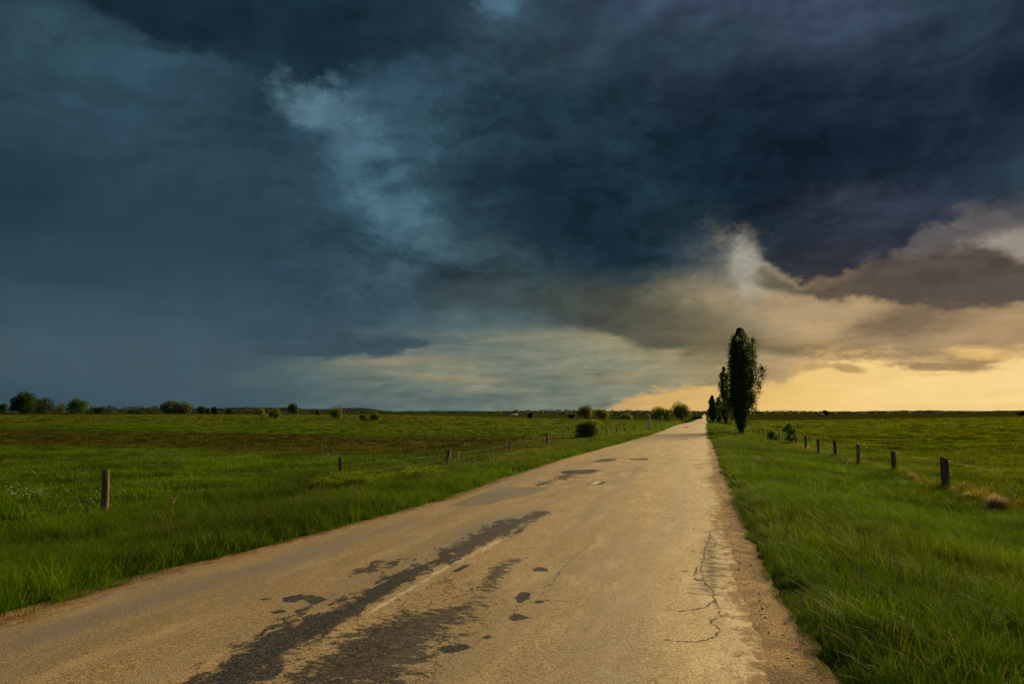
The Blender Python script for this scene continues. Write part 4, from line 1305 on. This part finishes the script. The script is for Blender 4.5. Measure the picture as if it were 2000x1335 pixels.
FT = 'trees at the far edge of the left meadow'
tree('broad_tree', 'part of a low dark tree cut by the left edge of the frame', 3, 788, 808, 20, 'dark', 21, .08, 500, 9, group=FT)
tree('broad_tree', 'largest broad round tree of the far group at the left edge', 44, 766, 808.6, 54, 'dark', 22, .12, 1900, 16, group=FT, hfac=.42)
tree('broad_tree', 'lower wide tree leaning against the right side of the largest far tree', 83, 778, 808.4, 42, 'dark', 23, .08, 1100, 12, group=FT)
tree('sparse_tree', 'thin half bare tree between two round far trees at left', 118, 785, 808.2, 26, 'olive', 24, .15, 300, 9, group=FT, gap=.45)
tree('broad_tree', 'round flat-topped far tree standing right of the half bare one', 152, 778, 808.4, 42, 'green', 25, .14, 1200, 13, group=FT)
tree('shrub', 'low wide dark shrub right of the flat-topped far tree', 198, 795, 808.2, 30, 'dark', 26, .03, 500, 8, cat='shrub', group=FT)
tree('shrub', 'small dark scrub at the foot of the far hill, left of the pale willow', 262, 800, 808, 34, 'dark', 27, .03, 420, 9, cat='shrub', group=FT)
tree('willow_tree', 'pale grey green feathery willow at the far edge of the left meadow', 343, 784, 808.6, 62, 'grey', 28, .06, 1500, 15, group=FT)
tree('broad_tree', 'small dark ball-shaped tree just right of the pale willow', 391, 793, 808.4, 20, 'dark', 29, .08, 520, 8, group=FT)
tree('broad_tree', 'tiny dark tree between two dark ball-shaped trees', 406, 797, 808.4, 11, 'dark', 30, .08, 260, 6, group=FT)
tree('broad_tree', 'second dark ball-shaped tree right of the pale willow', 420, 794, 808.4, 18, 'dark', 31, .08, 480, 8, group=FT)
tree('broad_tree', 'small lone dark tree left of the crooked leaning tree', 450, 798, 808.8, 15, 'dark', 32, .1, 380, 7, group=FT)
MT = 'small trees in the middle of the left meadow'
tree('crooked_tree', 'crooked small tree with bare trunk leaning left in the left meadow', 512, 793, 822, 24, 'yellow', 33, .30, 420, 9, lean=-.30, group=MT, gap=.2)
tree('broad_tree', 'small round yellow green tree right of the crooked tree', 537, 798, 821, 22, 'yellow', 34, .10, 620, 9, group=MT)
tree('broad_tree', 'tall round dark green tree on a clear trunk, left of middle', 571, 788, 811, 24, 'green', 35, .20, 900, 11, group=FT)
tree('broad_tree', 'tiny dark tree standing right of the round dark green one', 620, 801, 812, 9, 'dark', 36, .12, 240, 6, group=FT)
tree('broad_tree', 'spreading yellow green tree with forked trunk in the left meadow', 657, 793, 821, 31, 'yellow', 37, .16, 900, 12, group=MT, stems=2)
tree('broad_tree', 'small low yellow green tree, left one of a pair', 709, 808, 822, 17, 'yellow', 38, .14, 420, 8, group=MT)
tree('broad_tree', 'wider yellow green tree, right one of a pair, forked trunk', 733, 806, 822, 27, 'yellow', 39, .14, 560, 9, group=MT, stems=2)
tree('willow_tree', 'pale bushy willow among reeds near the middle of the horizon', 1037, 803, 817.5, 16, 'grey', 40, .04, 420, 8, group=FT)
NT_ = 'trees left of the road'
tree('shrub', 'grey round shrub left of the round yellow tree behind the bush', 1118, 806, 817.5, 20, 'grey', 41, .04, 420, 8, cat='shrub', group=NT_)
tree('broad_tree', 'round yellow olive tree right behind the dark roadside bush', 1144, 792, 820, 37, 'olive', 42, .2, 1300, 11, group=NT_, hfac=.34, gap=.15, stems=2)
tree('broad_tree', 'smaller olive tree right of the round one behind the bush', 1176, 799, 820, 32, 'olive', 43, .08, 900, 9, group=NT_, gap=.12)
tree('shrub', 'low olive shrub far off between the bush and the road signs', 1222, 808, 818, 26, 'olive', 44, .03, 420, 8, cat='shrub', group=NT_)
tree('broad_tree', 'loose leafy tree behind the road signs, left of the larger one', 1289, 795, 822, 40, 'olive', 45, .08, 1300, 13, group=NT_, gap=.12)
tree('broad_tree', 'larger leafy tree nearest the left edge of the road', 1331, 786, 822, 44, 'olive', 46, .10, 1800, 15, group=NT_, gap=.08)
tree('shrub', 'low dark shrub strip by the road end', 1362, 811, 818, 20, 'dark', 47, .02, 380, 7, cat='shrub', group=NT_)
tree('round_bush', 'dense round dark bush on the left verge beside the road', 1147, 821, 857, 58, 'olive', 48, .0, 2600, 26, cat='shrub', stems=3, leaf=.10, hfac=.34, spread_=.95, gap=.2)
tree('upright_shrub', 'upright leafy green shrub on the right fence line', 1543, 824, 868, 27, 'bright', 49, .02, 900, 15, cat='shrub', stems=3, leaf=.075, hfac=.40, gap=.30)
tree('low_shrub', 'low dark shrub left of the pale post on the right fence line', 1510, 842, 862, 25, 'green', 50, .0, 500, 10, cat='shrub', stems=3, leaf=.08, hfac=.5)
tree('broad_tree', 'small dark tree beside the tiny reddish hut on the right horizon', 1613, 801, 811, 13, 'dark', 51, .08, 420, 8, group='far trees right of the road')
tree('shrub', 'dark shrub on the horizon at the right edge of the frame', 1994, 803, 811, 26, 'dark', 52, .03, 420, 8, cat='shrub', group='far trees right of the road')


def far_wood(px0, px1, dist, tops, base_z, seed, per, label):
    r = np.random.default_rng(seed)
    n = int(abs(px1 - px0) * per)
    px = r.uniform(px0, px1, n)
    xs = [a for a, b in tops]; yv = [b for a, b in tops]
    C = []
    for x in px:
        d = pdir(x, HOR); d = np.array([d[0], d[1], 0]); k = (dist * r.uniform(.97, 1.06)) / (d @ np.array([-math.sin(YAW), math.cos(YAW), 0]))
        top = CAM[2] + (HOR - np.interp(x, xs, yv)) / F * dist
        lump = .45 + .75 * fbm(np.array(x * .22), np.array(seed * 3.), seed, 4)
        h = max(1.5, (top - base_z) * lump * 1.15)
        C.append((d[0] * k, d[1] * k, base_z + h * r.random() ** .7))
    C = np.array(C)
    V, q, rn, kl = leaves(C, 1.25 * dist / F * 1.1, r.random(n), fbm(px * .35, px * 0, seed + 2, 2), r)
    return tag(link('far_wood', mesh('far_wood', V, q, LEAF['wood'], {'rnd': rn, 'clump': kl})), label, 'wood', kind='stuff')


far_wood(-30, 230, 800, [(-30, 794), (60, 793), (130, 794), (190, 796), (230, 798)], -1., 65, 40, 'dark scrub at the foot of the far left trees')
far_wood(90, 520, 1000, [(90, 799), (220, 794), (300, 793), (420, 796), (520, 799)], -1.5, 61, 34, 'dark wood below the hills at left')
far_wood(520, 1010, 1500, [(520, 804), (700, 804), (860, 805), (940, 803.5), (1010, 803)], -1.5, 62, 9, 'thin dark tree line left of the middle')
far_wood(990, 1400, 1150, [(990, 801), (1080, 800), (1160, 800), (1230, 801), (1300, 802), (1400, 803)], -4, 63, 22, 'dark wood behind the roadside trees')
far_wood(1465, 2060, 1500, [(1465, 802), (1530, 801.5), (1640, 803), (1720, 803), (1800, 804), (1960, 804), (2060, 803)], -3, 64, 14, 'dark wood on the right horizon')
# ------------------------------------------------------------------ fence posts and wires
def wood_mat(name, a, b, c2):
    m, t, out = mat(name)
    P = t.new('ShaderNodeTexCoord').outputs['Object']
    g = t.noise(t.vmath('MULTIPLY', P, (38., 38., 2.2)), 1.0, 6., .7)
    c = t.mix(t.mr(g, .36, .64), a, b)
    c = t.mix(t.mr(t.noise(t.vmath('MULTIPLY', P, (60., 60., 1.0)), 1.0, 3., .6), .60, .68), c, c2)
    c = t.mix(t.mr(t.noise(P, 9., 4., .6), .58, .72, 0., .6), c, (.16, .16, .11))
    principled(t, out, c, .9, .15, bump(t, g, .9, .012))
    return m


WOOD = wood_mat('weathered_dark_wood', (.066, .042, .028), (.18, .122, .082), (.03, .019, .012))
PALE = wood_mat('weathered_pale_wood', (.150, .108, .072), (.290, .225, .160), (.05, .036, .026))
WHITE_POST = wood_mat('bleached_wood', (.34, .31, .27), (.52, .48, .42), (.20, .17, .14))
cm, t, out = mat('white_insulator'); principled(t, out, (.80, .80, .76), .3, .5)
wm_, t, out = mat('galvanised_wire'); principled(t, out, (.16, .155, .15), .6, .4, metal=.5)


def at_depth(px, py, d):
    v = pdir(px, py)
    return CAM + v * (d / (v @ FWD))


def post(label, tx, ty, bx, by, w, m=None, seed=0, ins=None, group=None, split=False):
    p = gp(bx, by); d = depth(p)
    q = at_depth(tx, ty, d) - p
    r = np.random.default_rng(seed + 200)
    R = w / F * d / 2
    mb = MB()
    n = 10
    def shaft(off, top_f, R):
        zs = [-.22, 0, .18, .4, .62, .82, .95, .985, 1.0]
        rr = [1.06, 1.06, 1.03, 1.0, .98, .96, .95, .90, .74]
        V = []; ph = r.uniform(0, 6)
        for k, (z, f) in enumerate(zip(zs, rr)):
            c = q * z * top_f + off + np.array([math.sin(z * 4 + ph), math.cos(z * 3 + ph), 0]) * R * .10
            if z < 0: c = q * 0 + off + np.array([0, 0, z])
            for j in range(n):
                a = 2 * PI * j / n
                e = 1 + .13 * math.sin(j * 2.7 + ph) + r.uniform(-.05, .05)
                sl = (.05 * math.cos(a + ph) * R * 6 if k >= len(zs) - 2 else 0)
                V.append(c + np.array([math.cos(a) * R * f * e, math.sin(a) * R * f * e, sl * .4]))
        Q = [(k * n + j, k * n + (j + 1) % n, (k + 1) * n + (j + 1) % n, (k + 1) * n + j) for k in range(len(zs) - 1) for j in range(n)]
        V.append(q * top_f + off); T = [((len(zs) - 1) * n + j, (len(zs) - 1) * n + (j + 1) % n, len(V) - 1) for j in range(n)]
        mb.add(V, Q, T)
    if split:
        shaft(-RGT * R * .48, 1.0, R * .58); shaft(RGT * R * .55 - FWD * R * .1, .955, R * .60)
    else:
        shaft(np.zeros(3), 1.0, R)
    o = link('fence_post', mb.mesh('fence_post', m or WOOD, True), None, p)
    tag(o, label, 'fence post', group)
    tip = p + q
    if ins:
        g = at_depth(ins[0], ins[1], d) - p
        k = MB()
        root = q * ((g[2]) / q[2]) + RGT * R * .8
        k.tube([root, g], [.006, .006], 6)
        s = .020 + .012 * min(1, d / 60)
        k.tube([g + np.array([0, 0, -s * 1.1]), g + np.array([0, 0, -s * .5]), g + np.array([0, 0, 0]), g + np.array([0, 0, s * .5]), g + np.array([0, 0, s])],
               [s * .5, s * .85, s * .5, s * .85, s * .45], 8)
        link('insulator', k.mesh('insulator', cm, True), o)
        return p, q, p + g
    return p, q, tip


GL, GR_ = 'wooden posts of the left wire fence', 'wooden posts of the right wire fence'
LP = [post('thick grey brown post nearest the camera at far left', 207, 917, 202, 1007, 13.5, seed=1, group=GL),
      post('dark post behind the yellow flowers left of the road', 664, 893, 667.5, 943, 8.2, seed=2, group=GL),
      post('dark post leaning right, between the yellow flowers and the road', 878, 877, 871, 908, 7.2, seed=3, group=GL),
      post('grey slim post, first one right of the leaning post', 995.5, 861, 996, 884, 5, PALE, seed=4, group=GL),
      post('brown post, last one left of the dark round bush', 1068, 846, 1069, 869, 5, seed=5, group=GL),
      post('thin post, first one right of the dark round bush', 1185, 838, 1185, 852, 3, seed=6, group=GL),
      post('thin post, second one right of the dark round bush', 1204, 834, 1204, 848, 3, seed=7, group=GL),
      post('thin post, third one right of the dark round bush', 1221, 834, 1221, 846, 2.8, seed=8, group=GL),
      post('short post in brown weeds left of the stacked triangular signs', 1238, 832, 1238, 843, 2.6, seed=9, group=GL)]
RP = [post('thick split post nearest the camera on the right', 1843, 892, 1848.5, 959, 14, seed=11, ins=(1852.5, 902), group=GR_, split=True),
      post('dark slim post, second nearest in the right fence', 1743.5, 880, 1748, 924, 8.2, seed=12, ins=(1749.5, 884), group=GR_),
      post('pale tan post, third nearest in the right fence', 1675.5, 866, 1678, 911, 7, PALE, seed=13, ins=(1680, 871), group=GR_),
      post('dark post just left of the pale tan post', 1630, 859, 1632.5, 895, 5.8, seed=14, ins=(1634.5, 863.4), group=GR_),
      post('dark post rising from straw coloured grass, second left of the pale tan post', 1597.5, 856, 1599.5, 889, 5.2, seed=15, ins=(1600.5, 857.6), group=GR_),
      post('dark post, first one standing clear right of the green shrub', 1573, 849, 1574.5, 880, 4.8, seed=16, ins=(1576.6, 852), group=GR_),
      post('pale post half hidden at the right side of the green shrub', 1554, 847.5, 1555.5, 870, 4, PALE, seed=17, ins=(1556.4, 849), group=GR_),
      post('bleached whitish post between the low dark shrub and the green shrub', 1523, 843, 1522.5, 862, 2.9, WHITE_POST, seed=18, group=GR_),
      post('slim leaning post just left of the low dark shrub', 1499, 839, 1501, 854, 2.8, seed=19, group=GR_),
      post('slim upright post, second left of the low dark shrub', 1490.5, 838, 1491, 851, 2.6, seed=20, group=GR_),
      post('slim post, third left of the low dark shrub', 1482, 838, 1482, 850, 2.2, seed=21, group=GR_),
      post('slim post, second right of the tallest poplar', 1475, 838, 1475, 849, 2.2, seed=22, group=GR_),
      post('slim post, first one right of the tallest poplar', 1470, 838, 1470.5, 848, 2.2, seed=23, group=GR_)]


def wire(label, pts, r, name='fence_wire'):
    P = []
    for a, b in zip(pts[:-1], pts[1:]):
        L = np.linalg.norm(b - a)
        for k in range(8):
            s = k / 8
            P.append(a + (b - a) * s - np.array([0, 0, 1]) * .012 * L * s * (1 - s))
    P.append(pts[-1])
    m = MB(); m.tube(P, [r] * len(P), 5)
    return tag(link(name, m.mesh(name, wm_, True)), label, 'wire', 'wires of the fences')


for f, lab in ((.70, 'upper wire strung along the left fence posts'), (.34, 'lower wire strung along the left fence posts')):
    pts = [p + q * f + RGT * .03 for p, q, tip in LP]
    ext = pts[0] + (pts[0] - pts[1]) * .55
    ext[2] = ground_z(ext[0], ext[1]) + .9 * f
    wire(lab, [ext] + pts, .0015)
pts = [tip for p, q, tip in RP[:7]] + [p + q * .92 for p, q, tip in RP[7:]]
ext = pts[0] + (pts[0] - pts[1]) * .7
ext[2] = ground_z(ext[0], ext[1]) + .85
wire('single wire on the white insulators of the right fence', [ext] + pts, .0018)

# ------------------------------------------------------------------ dry stalks and dead weeds
dm, t, out = mat('dry_straw')
dcol = t.mix(t.attr('rnd'), (.24, .165, .08), (.46, .35, .20))
d = t.new('ShaderNodeBsdfDiffuse'); t.put(d.inputs[0], dcol)
tl = t.new('ShaderNodeBsdfTranslucent'); t.put(tl.inputs[0], dcol)
mx = t.new('ShaderNodeMixShader'); mx.inputs[0].default_value = .5
t.L.new(d.outputs[0], mx.inputs[1]); t.L.new(tl.outputs[0], mx.inputs[2]); t.L.new(mx.outputs[0], out.inputs[0])
sk, t, out = mat('pale_stalk'); principled(t, out, (.50, .43, .29), .7, .2)


def stalks(label, segs, rad_px, heads=False, m=None):
    p = gp(*segs[0][0]); d = depth(p)
    k = MB(); r = np.random.default_rng(int(segs[0][0][0]))
    for a, b in segs:
        A_ = at_depth(a[0], a[1], d) - p; B_ = at_depth(b[0], b[1], d + r.uniform(-.2, .2)) - p
        A_[2] -= .1
        mid_ = (A_ + B_) / 2 + np.array([0, 0, .02])
        R = rad_px / F * d
        k.tube([A_, mid_, B_], [R, R * .8, R * .4], 5)
        if heads:
            for j in range(7):
                e = B_ + r.normal(size=3) * np.array([.04, .04, .07])
                k.tube([B_ + (A_ - B_) * .08 * r.random(), e], [R * .5, R * 1.6], 4)
    return tag(link('dry_stalk', k.mesh('dry_stalk', m or sk), None, p), label, 'dry stalk')


stalks('pale dry stalks leaning right in the grass beside the nearest left post', [((318, 1000), (347, 967)), ((326, 1003), (340, 978)), ((332, 1008), (376, 981)), ((340, 1006), (390, 974))], .7)
stalks('thin pale stick standing in grass right of the leaning left post', [((893, 909), (897, 880)), ((889, 909), (888, 896))], .8)
stalks('tall dead weed with brown seed heads right of the leaning left post', [((902, 884), (902, 861)), ((903, 884), (905, 865)), ((901, 884), (899, 866))], .5, True, WOOD)
stalks('pale bent stick lying in grass below the pale tan post', [((1641, 918), (1657, 900)), ((1645, 916), (1655, 905))], .7)
stalks('pale stick leaning at the foot of the post right of the shrub', [((1572, 887), (1578, 873))], .7)


def dry_bush(label, px, top, base, w, seed, n=420):
    p, H, Wd = size_of(px, top, base, w)
    r = np.random.default_rng(seed)
    a = r.random(n) * 2 * PI; l = r.uniform(.5, 1.05, n); ln = r.random(n) ** .6
    B = np.stack([np.cos(a) * ln * Wd * .22, np.sin(a) * ln * Wd * .22, np.full(n, -.05)], -1)
    T = np.stack([np.cos(a) * ln * Wd * .55, np.sin(a) * ln * Wd * .45, H * l * (1 - .35 * ln ** 2)], -1)
    M_ = (B + T) / 2 + np.stack([np.zeros(n), np.zeros(n), H * .12 * np.ones(n)], -1)
    s = np.stack([-np.sin(a), np.cos(a), 0 * a], -1) * .006
    V = np.stack([B - s, B + s, M_ + s, M_ - s, T + s * .3, T - s * .3], 1).reshape(-1, 3)
    i = np.arange(n)[:, None] * 6
    q = np.concatenate([i + np.array([[0, 1, 2, 3]]), i + np.array([[3, 2, 4, 5]])])
    return tag(link('dry_bush', mesh('dry_bush', V, q, dm, {'rnd': np.repeat(r.random(n), 6)}), None, p), label, 'bush', 'tufts of dead grass by the right fence')


dry_bush('large tan tuft of dead grass near the right edge of the frame', 1946, 962, 992, 58, 1, 420)
dry_bush('flatter tan tuft of dead grass right of the nearest right post', 1893, 958, 978, 46, 2)
dry_bush('small tan tuft of dead grass at the foot of the nearest right post', 1862, 948, 968, 20, 3, 220)
dry_bush('orange straw tuft beside the post right of the green shrub', 1580, 869, 884, 14, 4, 260)
dry_bush('straw tuft just left of the pale tan post', 1662, 896, 909, 14, 5, 200)
dry_bush('brown tuft of dead grass midway between the two nearest right posts', 1783, 922, 940, 22, 6, 260)

# ------------------------------------------------------------------ road signs seen from behind, marker posts
galv, t, out = mat('grey_sign_back'); principled(t, out, t.mix(t.mr(t.noise(t.pos(), 4., 3.), .4, .6), (.26, .26, .26), (.36, .36, .35)), .5, .5, metal=.4)
whit, t, out = mat('white_sign_face'); principled(t, out, t.mix(t.mr(t.noise(t.pos(), 5., 3.), .4, .65), (.86, .84, .78), (.74, .71, .64)), .45, .4)
polem, t, out = mat('dark_sign_pole'); principled(t, out, (.10, .10, .10), .5, .5, metal=.3)


def tri_panel(c, w, h, th=.012):
    """upright triangle with rounded corners, facing along the road"""
    m = MB(); pts = []
    cor = [np.array([-w / 2, -h / 2]), np.array([w / 2, -h / 2]), np.array([0, h / 2])]
    for i in range(3):
        a, b, d = cor[i - 1], cor[i], cor[(i + 1) % 3]
        u = (a - b) / np.linalg.norm(a - b); v = (d - b) / np.linalg.norm(d - b)
        rr = .09 * w
        for f in (0, .33, .67, 1):
            pts.append(b + (u * (1 - f) + v * f) * rr * (1 - .35 * math.sin(PI * f)))
    n = len(pts)
    V = [np.array([x, -th / 2, z]) + c for x, z in pts] + [np.array([x, th / 2, z]) + c for x, z in pts] + [c + np.array([0, -th / 2, 0]), c + np.array([0, th / 2, 0])]
    T = []
    for i in range(n):
        j = (i + 1) % n
        T += [(i, j, 2 * n), (n + j, n + i, 2 * n + 1), (i, n + i, j), (j, n + i, n + j)]
    m.add(V, None, T)
    return m


def sign(label, px, base, top, panels):
    p = gp(px, base); d = depth(p)
    k = d / F
    root = place_empty('road_sign', p, label, 'road sign', None)
    hgt = (base - top) * k
    m = MB(); m.tube([np.array([0, 0, -.3]), np.array([0, 0, hgt])], [.035, .035], 10); m.tube([np.array([0, 0, hgt]), np.array([0, 0, hgt + .02])], [.04, .03], 10)
    link('pole', m.mesh('sign_pole', polem, True), root)
    for (y0, y1, w, mt) in panels:
        zc = (base - (y0 + y1) / 2) * k
        # the panel hangs on the far side of its pole
        pn = link('sign_panel', tri_panel(np.array([0, .055, zc]), w * k, (y1 - y0) * k).mesh('sign_panel', mt), root)
        for s in (-.18, .2):
            b = MB(); b.box((0, 0.0, zc + s * (y1 - y0) * k), (.13, .10, .035))
            link('bracket', b.mesh('sign_bracket', polem), pn)
    return root


sign('stack of three triangular signs on one pole, two white below a grey one', 1268, 842, 808, [(808.5, 817.5, 8.5, galv), (818, 828, 10.5, whit), (828.8, 838, 10.5, whit)])
sign('single grey triangular sign on a thin pole before the leafy trees', 1293.5, 840, 809.5, [(809.5, 817.5, 8, galv)])


def marker(label, px, top, base):
    p, H, Wd = size_of(px, top, base, 3)
    root = place_empty('marker_post', p, label, 'marker post', 'white marker posts by the road')
    m = MB(); z = [-.2, 0, .5 * H, .9 * H, H]
    m.tube([np.array([0, 0, q]) for q in z], [.09, .09, .085, .08, .04], 8)
    link('shaft', m.mesh('marker_shaft', whit, True), root)
    b = MB(); b.tube([np.array([0, 0, .62 * H]), np.array([0, 0, .76 * H])], [.092, .090], 8)
    link('band', b.mesh('marker_band', polem, True), root)


marker('left one of two tiny white marker posts at the far right road edge', 1379.6, 815.5, 821)
marker('right one of two tiny white marker posts at the far right road edge', 1383.4, 816, 821.5)

# ------------------------------------------------------------------ far buildings and a bird
brick, t, out = mat('reddish_wall'); principled(t, out, t.mix(t.mr(t.noise(t.pos(), 1.5, 3.), .4, .6), (.17, .085, .055), (.23, .125, .08)), .9, .2)
tile, t, out = mat('brown_roof'); principled(t, out, (.085, .05, .035), .9, .2)
palew, t, out = mat('pale_wall'); principled(t, out, (.46, .48, .48), .8, .2)
slate, t, out = mat('grey_roof'); principled(t, out, (.20, .22, .23), .7, .3)
dark_o, t, out = mat('dark_opening'); principled(t, out, (.02, .02, .02), .6, .3)


def house(name, label, px, top, base, w, wallm, roofm):
    p, H, Wd = size_of(px, top, base, w)
    root = place_empty(name, p, label, 'building'); root.rotation_euler = (0, 0, YAW)
    dp = Wd * .55; eh = H * .62
    m = MB(); x, y = Wd / 2, dp / 2
    V = [(-x, -y, -1), (x, -y, -1), (x, y, -1), (-x, y, -1), (-x, -y, eh), (x, -y, eh), (x, y, eh), (-x, y, eh), (-x, 0, H * .97), (x, 0, H * .97)]
    m.add(V, [(0, 1, 5, 4), (1, 2, 6, 5), (2, 3, 7, 6), (3, 0, 4, 7)], [(5, 6, 9), (7, 4, 8)])
    link('wall', m.mesh('wall', wallm), root)
    r_ = MB(); e = .06 * Wd; th = .05 * H
    for s in (-1, 1):
        a = np.array([0, s * (y + e), eh - e * (H - eh) / y]); b = np.array([0, 0, H])
        V = []
        for xx in (-x - e, x + e):
            for q in (a, b):
                V += [q + np.array([xx, 0, 0.02]), q + np.array([xx, 0, 0.02 + th])]
        r_.add(V, [(0, 1, 3, 2), (4, 6, 7, 5), (0, 4, 5, 1), (2, 3, 7, 6), (0, 2, 6, 4), (1, 5, 7, 3)])
    link('roof', r_.mesh('roof', roofm), root)
    d_ = MB(); d_.box((0, -y - .02, eh * .38), (Wd * .14, .08, eh * .76)); link('door', d_.mesh('door', dark_o), root)
    for s in (-.3, .3):
        wn = MB(); wn.box((Wd * s, -y - .02, eh * .58), (Wd * .12, .08, eh * .30)); link('window', wn.mesh('window', dark_o), root)
    return root


house('brick_hut', 'tiny reddish hut beside a dark tree on the right horizon', 1604, 807.5, 812, 9.5, brick, tile)
house('farm_shed', 'tiny pale long shed on the horizon left of the pale willow', 1003, 808.3, 812, 15, palew, slate)

birdm, t, out = mat('dark_feathers'); principled(t, out, (.03, .028, .026), .8, .2)
v = at_depth(1532, 800, 170.)
m = MB(); L = .62
m.tube([np.array([0, x, z]) * L for x, z in ((-.55, .0), (-.42, .0), (-.2, .0), (.1, .02), (.3, .04), (.42, .07), (.5, .06), (.58, .05))], np.array([.05, .03, .08, .10, .08, .055, .045, .008]) * L, 8)
for s in (-1, 1):
    rows = [(.05, .16, .05), (.35, .17, .20), (.7, .11, .22), (1.05, .02, .10)]
    V = []
    for x, c, z in rows:
        for th in (-.012, .012):
            V += [np.array([s * x, c - .05 * x, z + th]) * L, np.array([s * x, -c - .10 * x, z + th]) * L]
    Q = []
    for i in range(3):
        a = 4 * i
        Q += [(a, a + 1, a + 5, a + 4), (a + 2, a + 6, a + 7, a + 3), (a, a + 4, a + 6, a + 2), (a + 1, a + 3, a + 7, a + 5)]
    Q.append((12, 13, 15, 14))
    m.add(V, Q)
o = link('bird', m.mesh('bird', birdm, True), None, v); o.rotation_euler = (0, 0, YAW + PI / 2 * .2)
tag(o, 'small dark bird gliding low in the amber sky right of the tallest poplar', 'bird')
bpy.context.view_layer.update()
